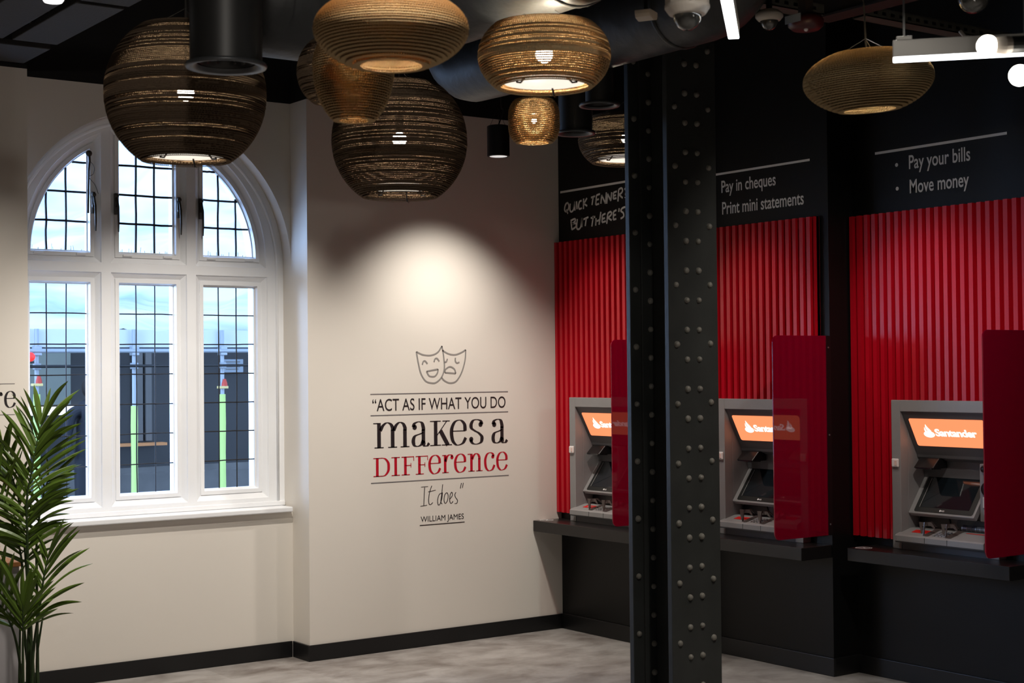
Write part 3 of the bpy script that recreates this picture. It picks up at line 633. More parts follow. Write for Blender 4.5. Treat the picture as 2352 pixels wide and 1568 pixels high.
# ------------------------------------------------------------------ shelves
def shelf(wx, ya, yb, label, badge):
    s = thing('counter_shelf', label, 'shelf', (wx, ya, .72), group='black shelves under the cash machines')
    obj('board', box(-.237, -.001, yb-ya, 0, -.07, 0), M_shelf, s, bevel=.003)
    if badge:
        bm = bmesh.new(); Mt = lambda x, y: (x, y, .0006); cx, cy = badge[0]-wx, badge[1]-ya
        for r0, r1 in ((.045, .039), (.033, .030)):
            n = 24
            for k in range(n):
                a, b = 2*math.pi*k/n, 2*math.pi*(k+1)/n
                bm.faces.new([bm.verts.new(Mt(cx+r*math.cos(t), cy+r*math.sin(t))) for r, t in ((r0, a), (r0, b), (r1, b), (r1, a))])
        ribbon(bm, [(cx-.022, cy-.024), (cx+.006, cy), (cx+.022, cy+.022)], lambda a, t: .009, Mt); ribbon(bm, [(cx+.020, cy-.016), (cx-.006, cy+.008), (cx-.026, cy+.010)], lambda a, t: .008, Mt)
        disc2(bm, (cx+.006, cy), .010, Mt)
        obj('round_sticker', bm, M_logo, s, )['label'] = 'white round wheelchair sticker'
    return s
shelf(0, -.004, -1.06, 'black wall shelf whose left end meets the cream wall', (-.158, -.045))
shelf(.2, -1.15, -2.18, 'black wall shelf under the middle cash machine, ending at the wall step', None)
shelf(.4, -2.325, -3.36, 'black wall shelf under the nearest cash machine, at the right edge', (.226, -2.386))

# ------------------------------------------------------------------ cash machines
def U(u): return -u
Z0 = .72
def cash_machine(fx, y, label):
    t = thing('cash_machine', label, 'cash machine', (fx, y, Z0), group='grey wall-mounted cash machines')
    def zz(z): return z-Z0
    def slopebox(bm, A, B, th, u0, u1, mi=0):   # slab on the slope A->B given as (w, z), th thick to the back
        a, b = Vector(A), Vector(B); d = (b-a).normalized(); n = Vector((d.y, -d.x))
        if n.x < 0: n = -n
        P = [a, b, b+n*th, a+n*th]; prism(bm, [(p.x, p.y-Z0) for p in P], 'y', -u0, -u1, mi)
    # surround: frame in front of the wall plus the lining of the opening
    bm = bmesh.new(); H_ = .797
    bx(bm, 0, .062, -.060, 0, 0.0, H_); bx(bm, 0, .062, -.68, -.620, 0.0, H_); bx(bm, 0, .062, -.620, -.060, zz(1.456), H_)
    bx(bm, .062, .29, -.060, -.055, zz(.76), zz(1.46)); bx(bm, .062, .29, -.625, -.620, zz(.76), zz(1.46)); bx(bm, .062, .29, -.62, -.06, zz(1.456), zz(1.461))
    bx(bm, .285, .29, -.62, -.06, zz(.76), zz(1.456))
    obj('surround', bm, M_grey, t, bevel=.004)
    # sign box leaning inward
    bm = bmesh.new()
    prism(bm, [(.008, zz(1.4555)), (.131, zz(1.222)), (.136, zz(1.205)), (.175, zz(1.189)), (.27, zz(1.189)), (.27, zz(1.4555))], 'y', -.0605, -.6195)
    sb = obj('sign_housing', bm, M_greyd, t, bevel=.003); sb['label'] = 'dark grey inward sloping sign housing'
    a, b = Vector((.008, 1.4555)), Vector((.131, 1.222)); d = (b-a).normalized(); nn = Vector((d.y, -d.x)); nn = nn if nn.x < 0 else -nn
    def SP(h, out=.0015): p = a+d*h+nn*out; return p
    hs0, hs1 = .040, .208
    def MS(out): 
        def M(u, v):     # u from the left edge, v metres up along the slope from its lower end
            p = SP(hs1-v, out); return (p.x, -u, p.y-Z0)
        return M
    bm = bmesh.new(); u0, u1, r, Hh = .094, .578, .012, hs1-hs0; Mx = MS(.002); poly = []
    for cx, cy, a0 in ((u1-r, Hh-r, 0), (u0+r, Hh-r, 90), (u0+r, r, 180), (u1-r, r, 270)):
        for k in range(5): an = math.radians(a0+22.5*k); poly.append((cx+r*math.cos(an), cy+r*math.sin(an)))
    bm.faces.new([bm.verts.new(Mx(*p)) for p in poly]); sg = obj('lit_sign', bm, M_sign, t); sg['label'] = 'backlit orange sign'
    bm = bmesh.new(); Mx = MS(.0035)
    put_text(bm, 'Santander', .242, .508, .066, .040, Mx, off=.035, spacing=.93)
    # flame emblem: flattened disc with a split flame rising out of it
    cx, cy = .200, .080
    disc2(bm, (cx, cy-.006), .036, Mx, 26, 1, .54)
    fl = [(cx-.012, cy+.034), (cx-.006, cy+.056), (cx+.004, cy+.036), (cx+.019, cy+.017), (cx+.022, cy-.004), (cx-.004, cy-.004), (cx-.004, cy+.014)]
    for T in tessellate_polygon([[Vector((p[0], p[1], 0)) for p in fl]]): bm.faces.new([bm.verts.new(Mx(*fl[i])) for i in T])
    fl = [(cx-.024, cy+.020), (cx-.018, cy+.038), (cx-.010, cy+.018), (cx+.002, cy-.002), (cx-.018, cy-.002)]
    for T in tessellate_polygon([[Vector((p[0], p[1], 0)) for p in fl]]): bm.faces.new([bm.verts.new(Mx(*fl[i])) for i in T])
    obj('sign_lettering', bm, M_signw, sg)
    bm = bmesh.new(); Mx = MS(.0040)
    for dx in (0,): ribbon(bm, [(cx-.016+dx, cy+.034), (cx-.006+dx, cy+.010), (cx+.004+dx, cy-.008)], lambda a_, t_: .0016, Mx)
    obj('emblem_slit', bm, M_sign, sg)
    # grey panel between sign and display
    bm = bmesh.new(); slopebox(bm, (.19, 1.10), (.178, 1.192), .02, .0605, .49); obj('middle_panel', bm, M_greyd, t)
    # overhead camera pod
    bm = bmesh.new(); prism(bm, [(.060, zz(1.155)), (.075, zz(1.150)), (.18, zz(1.152)), (.18, zz(1.208)), (.115, zz(1.208))], 'y', -.095, -.225)
    pod = obj('camera_pod', bm, M_blk, t, bevel=.008); pod['label'] = 'black camera pod under the sign'
    bm = bmesh.new(); prism(bm, [(.062, zz(1.150)), (.14, zz(1.146)), (.14, zz(1.151)), (.062, zz(1.156))], 'y', -.105, -.215); obj('pod_lens', bm, M_screen, pod)
    # display
    A, B = (.055, .911), (.205, 1.115)
    bm = bmesh.new(); slopebox(bm, A, B, .03, .0615, .485); dp = obj('display_housing', bm, M_grey, t, bevel=.005)
    a2, b2 = Vector(A), Vector(B); d2 = (b2-a2).normalized(); n2 = Vector((d2.y, -d2.x)); n2 = n2 if n2.x < 0 else -n2
    def MD(out): 
        def M(u, v): p = a2+d2*v+n2*out; return (p.x, -u, p.y-Z0)
        return M
    L_ = (b2-a2).length
    def rr(bm, u0, u1, v0, v1, r, Mx):
        poly = []
        for cx, cy, a0 in ((u1-r, v1-r, 0), (u0+r, v1-r, 90), (u0+r, v0+r, 180), (u1-r, v0+r, 270)):
            for k in range(5): an = math.radians(a0+22.5*k); poly.append((cx+r*math.cos(an), cy+r*math.sin(an)))
        bm.faces.new([bm.verts.new(Mx(*p)) for p in poly])
    bm = bmesh.new(); rr(bm, .092, .472, .012, L_-.004, .012, MD(.0012)); bz = obj('bezel', bm, M_bezel, dp)
    bm = bmesh.new(); rr(bm, .128, .440, .042, L_-.008, .004, MD(.0022)); obj('screen', bm, M_screen, dp)
    bm = bmesh.new(); rr(bm, .118, .122, .04, L_-.03, .001, MD(.004)); obj('bezel_highlight', bm, M_grey, dp)
    bm = bmesh.new(); Mx = MD(.0026); disc2(bm, (.262, .026), .006, Mx, 16); put_text(bm, 'NCR', .270, .290, .0215, .008, Mx, off=.03); obj('maker_mark', bm, M_logo, dp)
    # band with slots under the display
    bm = bmesh.new(); bx(bm, .14, .16, -.4999, -.0605, zz(.815), zz(.93)); bx(bm, .14, .16, -.6195, -.4999, zz(.815), zz(.89)); obj('slot_band', bm, M_greyd, t)
    def pill(bm, w, u0, u1, z0, z1, th):
        r = (z1-z0)/2*.8; pts = []
        for cx, cz, a0 in ((u1-r, z1-r, 0), (u0+r, z1-r, 90), (u0+r, z0+r, 180), (u1-r, z0+r, 270)):
            for k in range(5): an = math.radians(a0+22.5*k); pts.append((-(cx+r*math.cos(an)), zz(cz+r*math.sin(an))))
        prism(bm, pts, 'x', w, w+th)
    bm = bmesh.new(); pill(bm, .132, .070, .275, .832, .895, .02); obj('slot_surround', bm, M_blk, t, bevel=.003)
    bm = bmesh.new(); pill(bm, .132, .318, .6, .830, .893, .02); s2 = obj('slot_surround', bm, M_blk, t, bevel=.003)
    bm = bmesh.new(); tube(bm, [(.128, -.362, zz(.846)), (.128, -.59, zz(.846))], .016, 16); dr = obj('cash_slot_roller', bm, mat('blue_grey_roller', (.16, .17, .2), .35, metal=.3) if 'blue_grey_roller' not in bpy.data.materials else bpy.data.materials['blue_grey_roller'], s2, smooth=False)
    for k in range(6):
        bm = bmesh.new(); uu = .366+.028*k
        tube(bm, [(.128, -uu, zz(.846)), (.128, -uu-.003, zz(.846))], .0172, 16); obj('roller_ring', bm, M_chrome, s2)
    # keypad shelf
    bm = bmesh.new()
    prism(bm, [(.14, zz(.832)), (.07, zz(.829)), (-.034, zz(.803)), (-.043, zz(.796)), (-.044, zz(.768)), (-.036, zz(.760)), (.06, zz(.758)), (.14, zz(.758))], 'y', -.0605, -.6195)
    prism(bm, [(-.0003, zz(.812)), (-.034, zz(.803)), (-.043, zz(.796)), (-.044, zz(.768)), (-.036, zz(.760)), (-.0003, zz(.758))], 'y', -.050, -.0605)
    ks = obj('keypad_shelf', bm, M_grey, t, bevel=.003)
    bm = bmesh.new(); bx(bm, .004, .06, -.62, -.06, 0.0, zz(.758)); obj('lower_panel', bm, M_greyd, t)
    sl = (.829-.803)/(.07+.034)
    def MK(out): return lambda u, w: (w, -u, zz(.803+sl*(w+.034))+out)
    bm = bmesh.new(); rect2(bm, .118, .222, .008, .050, MK(.0012)); st = obj('red_sticker', bm, M_stick, ks)
    bm = bmesh.new(); rect2(bm, .150, .205, .026, .032, MK(.0018)); rect2(bm, .160, .190, .016, .020, MK(.0018)); obj('sticker_print', bm, M_logo, st)
    bm = bmesh.new(); rect2(bm, .43, .56, .062, .070, MK(.0012)); obj('red_sticker', bm, M_stick, ks)
    for uu in (.248, .392):
        bm = bmesh.new(); rect2(bm, uu-.0012, uu+.0012, -.034, .06, MK(.0006)); bx(bm, -.0446, -.043, -uu-.0012, -uu+.0012, zz(.768), zz(.797)); obj('panel_joint', bm, M_blk, ks)
    bm = bmesh.new()
    for i in range(4):
        for j in range(4): q_ = MK(.001)(.285+.022*i, -.012+.019*j); bx(bm, q_[0]-.0065, q_[0]+.0065, q_[1]-.008, q_[1]+.008, q_[2], q_[2]+.004)
    obj('keypad', bm, M_chrome, t, bevel=.001)
    for uu in (.222, .366):   # hooded keypad guards of smoky acrylic
        bm = bmesh.new()
        lean = [(-.022, .803), (-.004, .875), (.060, .878), (.090, .862), (.092, .838), (.055, .832)]
        prism(bm, [(w_, zz(z_)) for w_, z_ in [(-.022, .806), (-.008, .876), (.052, .876), (.092, .846), (.092, .840), (.05, .866), (-.001, .866), (-.010, .812)]], 'y', -uu, -uu+.004)
        prism(bm, [(-(uu-.048+a_), zz(z_)) for a_, z_ in [(0, .873), (.080, .876), (.104, .850), (.099, .844), (.078, .858), (.022, .852), (.034, .806), (.014, .804)]], 'x', .004, .0075)
        prism(bm, [(w_, zz(z_)) for w_, z_ in [(-.026, .8065), (.088, .8345), (.088, .8365), (-.026, .8085)]], 'y', -uu, -uu-.036)
        g = obj('keypad_guard', bm, M_guard, t); g['label'] = 'smoky acrylic keypad guard'
    # right-hand column with card reader
    bm = bmesh.new(); bx(bm, .10, .16, -.6199, -.492, zz(.892), zz(1.19)); rc = obj('reader_column', bm, M_grey, t, bevel=.004)
    bm = bmesh.new(); lathe(bm, [(.0005, .088), (.014, .088), (.018, .094), (.018, .1)], 20, c=(0, -.52, zz(1.165)), axis='x'); obj('camera_lens', bm, M_blk, rc, smooth=True)
    bm = bmesh.new(); lathe(bm, [(.0005, .085), (.030, .085), (.036, .092), (.037, .1)], 24, c=(0, -.54, zz(1.062)), axis='x'); obj('card_reader_ring', bm, M_blk, rc, smooth=True)
    bm = bmesh.new(); bx(bm, .096, .1, -.575, -.512, zz(.965), zz(1.02)); bx(bm, .094, .097, -.565, -.52, zz(.93), zz(.955)); obj('receipt_slot', bm, M_lens, rc, bevel=.002)
    # small clear lens box on the left edge
    bm = bmesh.new(); bx(bm, -.012, 0, -.052, -.006, zz(1.157), zz(1.203)); lb = obj('indicator_lens', bm, M_lens, t, bevel=.006, seg=3); lb['label'] = 'small frosted lens box on the left edge'
    bm = bmesh.new(); bx(bm, -.0145, -.010, -.044, -.028, zz(1.166), zz(1.194)); obj('indicator_insert', bm, M_sign2, lb, bevel=.002)
    return t
M_guard = mat('smoky_acrylic', (.10, .075, .07), .12, spec=.6, alpha=.8)
M_sign2 = mat('pink_white_plastic', (.75, .55, .5), .4)
cm = cash_machine(-.060, -.17, 'grey cash machine left of the riveted column, half hidden by its red divider')
dup(cm, (.140, -1.345, Z0), 'grey cash machine just right of the riveted column')
dup(cm, (.340, -2.49, Z0), 'nearest grey cash machine with its whole sign visible, at the far right')

# ------------------------------------------------------------------ red privacy dividers
def divider(wx, y, label):
    t = thing('privacy_divider', label, 'privacy screen', (wx, y, .775), group='red acrylic dividers beside the cash machines')
    r = .035; X0, X1, zb, zt = -.44, -.012, 0, 1.095; pts = [(X1, zb), (X1, zt)]
    for cx, cz, a0 in ((X0+r, zt-r, 90), (X0+r, zb+r, 180)):
        for k in range(7): an = math.radians(a0+15*k); pts.append((cx+r*math.cos(an), cz+r*math.sin(an)))
    bm = bmesh.new(); prism(bm, pts, 'y', 0, -.008); obj('acrylic_sheet', bm, M_div, t, bevel=.0015)
    br = obj('wall_bracket', boxes([(-.03, 0, -.014, -.0085, .0, 1.095)]), M_blk, t); br['label'] = 'black bracket'
    for z in (.06, .55, 1.03):
        bm = bmesh.new(); lathe(bm, [(.0004, -.018), (.004, -.0175), (.005, -.0142)], 10, c=(-.018, 0, z), axis='y', cap=False); obj('screw', bm, M_chrome, br)
    return t
divider(0, -1.062, 'red acrylic privacy screen partly behind the riveted column, on its left side')
divider(.2, -2.176, 'red acrylic privacy screen between the middle and nearest cash machines')
divider(.4, -3.372, 'red acrylic privacy screen cut off by the right edge of the picture')

# ------------------------------------------------------------------ riveted iron column
NX, NY = -1.515, -2.795    # front left corner
col = thing('riveted_column', 'black riveted iron column standing in front of the cash machine wall', 'column', (NX, NY, 0))
Wd = .302; Dp = .300
def cpart(name, m, *a, **k): return obj(name, boxes(a), m, col, **k)
cpart('flange', M_iron, (0, Wd, 0, .030, 0, HC), bevel=.003)
cpart('flange', M_iron, (0, Wd, Dp-.030, Dp, 0, HC), bevel=.003)
cpart('web', M_iron, (Wd/2-.008, Wd/2+.008, .030, Dp-.030, 0, HC))
for s0 in (0, 1):
    a = (.062, Wd/2-.008) if s0 == 0 else (Wd/2+.008, Wd-.062)
    cpart('angle_iron', M_iron, (a[0], a[1], Dp-.042, Dp-.030, 0, HC), (a[1]-.012 if s0 == 0 else a[0], a[1] if s0 == 0 else a[0]+.012, Dp-.12, Dp-.042, 0, HC), bevel=.002)
    cpart('angle_iron', M_iron, (a[0], a[1], .030, .042, 0, HC), (a[1]-.012 if s0 == 0 else a[0], a[1] if s0 == 0 else a[0]+.012, .042, .12, 0, HC), bevel=.002)
bm = bmesh.new(); lathe(bm, [(.0142, 0), (.0135, .006), (.0105, .011), (.006, .0138), (.0006, .0148)], 14)
me_r = bpy.data.meshes.new('rivet'); bm.to_mesh(me_r); bm.free(); me_r.materials.append(M_rivet)
for p in me_r.polygons: p.use_smooth = True
def rivet(x, y, z):
    o = bpy.data.objects.new('rivet', me_r); C.objects.link(o); o.parent = col; o.location = (x, y, z)
    o.rotation_euler = (math.pi/2, 0, 0)     # head points toward -y
    e = random.uniform(.9, 1.08); o.scale = (e, e, random.uniform(.8, 1.1))
zi = 1.7 + (840-820)/507
k = -12
while k < 13:
    z = zi + .1355*k
    if .1 < z < 3.2:
        rivet(.108, 0, z); rivet(.182, 0, z+.001)
    k += 1
for k in range(-6, 6):
    z = zi + .069 + .271*k
    if .1 < z < 3.2: rivet(.045, 0, z); rivet(.252, 0, z+.004)
for k in range(-6, 6):
    z = zi + .062 + .268*k
    if .1 < z < 3.2: rivet(.032, Dp-.030, z)
for k in range(-12, 12):
    z = zi + .01 + .134*k
    if .1 < z < 3.2: rivet(.112, Dp-.042, z)

# ------------------------------------------------------------------ pendant lamps of stacked corrugated card
CAMP = Vector((-6.1077, -7.9847, 1.7))
def card_shade(rf, zb, zt, wall, pitch, flute, view_az, spread, p_open, rng, name='shade', ov=.005):
    """stack of card rings; rf(z) outer radius; every ring is corrugated in one direction"""
    n = int(round((zt-zb)/pitch)); vs = []; fs = []; NS = 72
    def ringpts(r, z):
        i0 = len(vs)
        for k in range(NS): a = 2*math.pi*k/NS; vs.append((r*math.cos(a), r*math.sin(a), z))
        return i0
    for i in range(n):
        z = zb+(zt-zb)*i/n; z1 = zb+(zt-zb)*(i+1)/n; ro = rf((z+z1)/2); dr = abs(rf(z1)-rf(z)); wl = max(wall, dr*1.25+.010); ri = max(min(ro-wall, min(rf(z), rf(z1))-(ov if i > 1 else .010)), .012)
        th = .0009
        for zz in (z, z1-th):            # liner sheets above and below the flutes, with their edges
            a, b, c_, d_ = ringpts(ro, zz), ringpts(ri, zz), ringpts(ro, zz+th), ringpts(ri, zz+th)
            for k in range(NS):
                q = (k+1) % NS
                fs.append((a+k, a+q, b+q, b+k)); fs.append((c_+k, d_+k, d_+q, c_+q)); fs.append((a+k, c_+k, c_+q, a+q)); fs.append((b+k, b+q, d_+q, d_+k))
        op = rng.random() < p_open
        az = view_az + (rng.gauss(0, spread) if op else rng.uniform(.45, math.pi-.45))
        ca, sa = math.cos(az), math.sin(az); m_ = int(2*ro/flute)+1; off = rng.random()*flute
        zl, zh = z+th, z1-th
        for j in range(2*m_+1):
            ua = -ro-off+j*flute/2; ub = ua+flute/2
            za_, zb_ = (zl, zh) if j % 2 == 0 else (zh, zl)
            um = (ua+ub)/2
            if abs(um) >= ro*.999: continue
            vo = math.sqrt(ro*ro-um*um); vi = math.sqrt(ri*ri-um*um) if abs(um) < ri else 0
            for s0, s1 in (((vi, vo), (-vo, -vi)) if vi > 0 else ((-vo, vo),)):
                i0 = len(vs)
                for u, v, zz in ((ua, s0, za_), (ua, s1, za_), (ub, s1, zb_), (ub, s0, zb_)):
                    vs.append((v*ca-u*sa, v*sa+u*ca, zz))
                fs.append((i0, i0+1, i0+2, i0+3))
    me = bpy.data.meshes.new(name); me.from_pydata(vs, [], fs); return me
def pendant(loc, R, kind, label, power, diffuser=None, seed=1, p_open=.4, spread=.06, card=None, group=None, tilt=0, topz=HC, wall=.013, azo=0, br=None, col=(1, .88, .66), bulb=True):
    rng = random.Random(seed)
    t = thing('pendant_lamp', label, 'pendant lamp', loc, group='pendant lamps of stacked corrugated card')
    if tilt: t.rotation_euler = (0, tilt, 0)
    if kind == 'ball': f = lambda z: R*math.sqrt(max(1-(z/R)**2, .01)); zb, zt = -.84*R, .84*R
    elif kind == 'disc': f = lambda z: R*max(1-abs(z/(.50*R))**2.1, .03)**.5 if z > 0 else R*max(1-abs(z/(.52*R))**1.75, .03)**.52; zb, zt = -.455*R, .44*R
    elif kind == 'drum': f = lambda z: R*math.sqrt(max(1-(z/(.68*R))**2, .01)); zb, zt = -.48*R, .46*R
    elif kind == 'bell': f = lambda z: R*math.sqrt(max(1-(z/((1.56 if z < 0 else .95)*R))**2, .01)); zb, zt = -1.36*R, .80*R
    elif kind == 'barrel': f = lambda z: R*max(1-abs(z/(1.02*R))**3.2, .02)**.5; zb, zt = -.84*R, .82*R
    az = math.atan2(loc[1]-CAMP.y, loc[0]-CAMP.x)
    me = card_shade(f, zb, zt, wall, .0068, .0066, az+azo, spread, p_open, rng, ov=.021 if kind in ('disc', 'bell') else .005); me.materials.append(card or M_card)
    s = bpy.data.objects.new('shade', me); C.objects.link(s); s.parent = t
    # power: a lit bulb on a lampholder, with its light
    if bulb:
        bm = bmesh.new(); sphere(bm, (0, 0, .02*R), br or min(.03, R*.22), 14, 10); b = obj('bulb', bm, M_bulb, t, smooth=True)
    l = bpy.data.lights.new('bulb_light', 'POINT'); l.energy = power*3; l.color = col; l.shadow_soft_size = min(.035, R*.26)
    lo = bpy.data.objects.new('bulb_light', l); C.objects.link(lo); lo.parent = t; lo.location = (0, 0, .02*R)
    bm = bmesh.new(); lathe(bm, [(.018, .05*R+.02), (.018, .05*R+.09)], 12, cap=True); tube(bm, [(0, 0, .05*R+.09), (0, 0, zt)], .004, 6); obj('lampholder', bm, M_blk, t)
    bm = bmesh.new(); tube(bm, [(0, 0, zt-.01), (.004, 0, (zt+topz-loc[2])/2), (0, 0, topz-loc[2])], .0032, 6)
    for k in range(3):
        a = 2*math.pi*k/3+.4; rr_ = f(zt)*.9; tube(bm, [(rr_*math.cos(a), rr_*math.sin(a), zt-.004), (0, 0, zt+rr_*.5)], .0007, 4)
    obj('cable', bm, M_cable, t)
    if diffuser:
        dz, dr = diffuser
        bm = bmesh.new(); lathe(bm, [(.001, dz*R), (dr*R, dz*R), (dr*R, dz*R+.004), (.001, dz*R+.004)], 48); d = obj('diffuser', bm, M_disc, t); d['label'] = 'glowing opal diffuser disc'
        for k in range(3):
            a = az+math.pi+(.75, -.62, 2.9)[k]; r0 = f(zb)-.028; bm = bmesh.new()
            x, y = math.cos(a), math.sin(a); tube(bm, [((r0-.02)*x, (r0-.02)*y, dz*R), ((r0+.004)*x, (r0+.004)*y, zb-.003), ((r0+.026)*x, (r0+.026)*y, zb-.004)], .0035, 5); obj('clip', bm, M_blk, t)
    else:
        bm = bmesh.new(); lathe(bm, [(.012, zt-.002), (f(zt)*.97, zt-.002), (f(zt)*.97, zt+.001), (.012, zt+.001)], 40); obj('top_plate', bm, card or M_card, t)
    return t
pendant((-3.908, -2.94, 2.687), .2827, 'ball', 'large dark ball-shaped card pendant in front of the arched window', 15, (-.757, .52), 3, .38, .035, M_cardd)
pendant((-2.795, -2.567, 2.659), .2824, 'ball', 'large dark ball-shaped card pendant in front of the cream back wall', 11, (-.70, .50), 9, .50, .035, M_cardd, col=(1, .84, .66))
pendant((-4.04, -4.565, 2.593), .2042, 'disc', 'wide golden disc-shaped card pendant cut off by the top of the picture', 4.2, None, 5, 1, .03)
pendant((-3.971, -4.245, 2.564), .1156, 'bell', 'golden egg-shaped card pendant partly behind the wide golden disc', 1.7, None, 6, 1, .03, wall=.02, br=.014)
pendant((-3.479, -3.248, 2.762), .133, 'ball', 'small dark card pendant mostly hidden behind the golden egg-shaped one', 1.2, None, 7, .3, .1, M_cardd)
pendant((-2.994, -3.842, 2.771), .2276, 'drum', 'golden drum-shaped card pendant with a bright white diffuser under the duct', 11, (-.40, .62), 8, .62, .05, topz=2.93)
pendant((-2.784, -3.496, 2.613), .0953, 'barrel', 'smallest barrel-shaped card pendant, beside the black cylinder spotlight', 1.3, None, 4, 1, .03, wall=.018, br=.010)
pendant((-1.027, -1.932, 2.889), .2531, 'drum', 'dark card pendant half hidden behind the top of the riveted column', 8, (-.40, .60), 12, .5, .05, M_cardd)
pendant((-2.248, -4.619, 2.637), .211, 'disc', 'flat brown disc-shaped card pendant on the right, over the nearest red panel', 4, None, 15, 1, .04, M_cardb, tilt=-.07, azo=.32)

# ------------------------------------------------------------------ black cylinder spotlight
sl = thing('cylinder_spotlight', 'black cylinder spotlight hanging close to the cream back wall', 'spotlight', (-.99, -.72, 3.035))
bm = bmesh.new(); lathe(bm, [(.052, -.088), (.064, -.088), (.066, -.084), (.066, .088), (.06, .092), (.0005, .092)], 40); lathe(bm, [(.052, -.088), (.05, -.02), (.0005, -.02)], 40); obj('housing', bm, M_blk, sl, smooth=False)
bm = bmesh.new(); lathe(bm, [(.0515, -.087), (.046, -.07), (.032, -.05), (.0005, -.045)], 32); obj('reflector', bm, mat('lit_reflector', (.8, .8, .8), .3, emis=(1, .97, .93), es=.45), sl, smooth=True)
bm = bmesh.new(); tube(bm, smoothpts([(0, 0, .09), (.02, 0, .14), (.035, 0, .19), (.02, 0, .27), (.02, 0, .9)]), .004, 6)
for a in (0, 2.1, 4.2): tube(bm, [(.055*math.cos(a), .055*math.sin(a), .09), (0, 0, .20)], .001, 4)
obj('cable', bm, M_cable, sl)

# ------------------------------------------------------------------ ducts and air diffusers
def duct_path(bm, pts, r, n=32):
    tube(bm, pts, r, n)
def arcpts(c, r, a0, a1, plane, n=8):
    o = []
    for k in range(n+1):
        a = math.radians(a0+(a1-a0)*k/n); u, v = r*math.cos(a), r*math.sin(a)
        o.append((c[0]+u, c[1]+v, c[2]) if plane == 'xy' else ((c[0], c[1]+u, c[2]+v) if plane == 'yz' else (c[0]+u, c[1], c[2]+v)))
    return o
d1 = thing('ventilation_duct', 'upper dark wrapped air duct running behind the golden lamps', 'air duct', (-3.0, -5, 3.12), kind=None)
bm = bmesh.new(); duct_path(bm, [(-.72, 2.28, 0), (-.35, 2.28, 0)] + arcpts((-.3, 1.98, 0), .30, 90, 0, 'xy')[1:] + [(0, 1.2, 0), (0, -4.5, 0)], .21); obj('duct_run', bm, M_duct, d1, smooth=True)
for yy in (1.0, -.2, -1.5, -3): 
    bm = bmesh.new(); lathe(bm, [(.212, yy-.012), (.216, yy-.008), (.216, yy+.008), (.212, yy+.012)], 32, axis='y'); obj('band', bm, M_duct, d1, smooth=True)
d2 = thing('ventilation_duct', 'lower dark wrapped air duct whose elbow ends near the cylinder spotlight', 'air duct', (-1.97, -4.5, 3.16))
bm = bmesh.new(); duct_path(bm, arcpts((0, .95, .2), .2, 180, 270, 'yz') + [(0, 1.2, 0), (0, 2.4, 0)] + arcpts((0, 2.55, .2), .2, -90, 0, 'yz')[1:] + [(0, 2.75, .75)], .165); obj('duct_run', bm, M_duct, d2, smooth=True)
for yy in (1.75, 1.1):
    bm = bmesh.new(); lathe(bm, [(.167, yy-.01), (.171, yy-.006), (.171, yy+.006), (.167, yy+.01)], 32, axis='y'); obj('band', bm, M_duct, d2, smooth=True)
def air_diffuser(loc, r, rf, up_, label):
    t = thing('air_diffuser', label, 'air vent', loc, group='round air diffusers on vertical spigots')
    bm = bmesh.new(); lathe(bm, [(r, 0.004), (r, up_)], 40); obj('spigot', bm, M_spig, t, smooth=True)
    bm = bmesh.new(); lathe(bm, [(rf*.72, .012), (rf*.80, .0), (rf*.97, -.003), (rf, .003), (rf*.97, .010), (r, .012)], 48); obj('flange', bm, M_flange, t, smooth=True)
    for q in (.66, .46, .24):
        bm = bmesh.new(); lathe(bm, [(rf*q, .012), (rf*(q-.10), .034)], 40); obj('louvre_ring', bm, M_spig, t, smooth=True)
    bm = bmesh.new(); lathe(bm, [(.0005, .04), (r*.98, .04)], 32); obj('back_plate', bm, M_blk, t)
    return t
air_diffuser((-4.135, -3.76, 2.622), .1085, .1235, 1.32, 'large round air diffuser on a black spigot before the big dark pendant')
air_diffuser((-1.95, -2.85, 2.842), .062, .090, .22, 'small round air diffuser hanging above the others, beside the column')
air_diffuser((-1.70, -2.36, 2.806), .080, .095, 1.14, 'small round air diffuser lower down, behind the smallest barrel pendant')

# ------------------------------------------------------------------ ceiling boards at the far left
for i, (x0, x1, y0, y1, lb) in enumerate(((-3.775, -3.552, -1.455, -.566, 'long dark ceiling board nearest the dark ball pendant'), (-4.05, -3.82, -1.455, -.566, 'dark ceiling board along the left edge of the picture'),
        (-4.10, -3.545, -.445, -.03, 'dark ceiling board against the top of the left wall pier'), (-3.775, -3.552, -2.40, -1.51, 'dark ceiling board touching the top edge of the picture, left of the pendant cable'), (-4.05, -3.82, -2.40, -1.51, 'dark ceiling board behind the bright lamp at the top left'))):
    c = thing('ceiling_board', lb, 'ceiling panel', ((x0+x1)/2, (y0+y1)/2, 3.33), group='dark perforated ceiling boards')
    hx, hy = (x1-x0)/2, (y1-y0)/2
    obj('board', box(-hx, hx, -hy, hy, 0, .03), M_tile, c, bevel=.004)
    obj('hanger', boxes([(-hx+.03, -hx+.036, -.003, .003, .03, .62), (hx-.036, hx-.03, -.003, .003, .03, .62)]), M_wire, c)
dl = thing('ceiling_downlight', 'bright white round lamp cut off at the top left corner', 'ceiling light', (-4.46, -3.165, 2.893))
bm = bmesh.new(); lathe(bm, [(.0005, .0), (.028, .003), (.034, .012)], 24); obj('lens', bm, mat('lit_lens', (1, 1, 1), .5, emis=(1, .97, .93), es=2.5), dl, smooth=True)
bm = bmesh.new(); lathe(bm, [(.034, .012), (.04, .02), (.04, .12), (.0005, .12)], 24); tube(bm, [(0, 0, .12), (0, 0, 1.09)], .006, 8); obj('housing', bm, M_blk, dl)

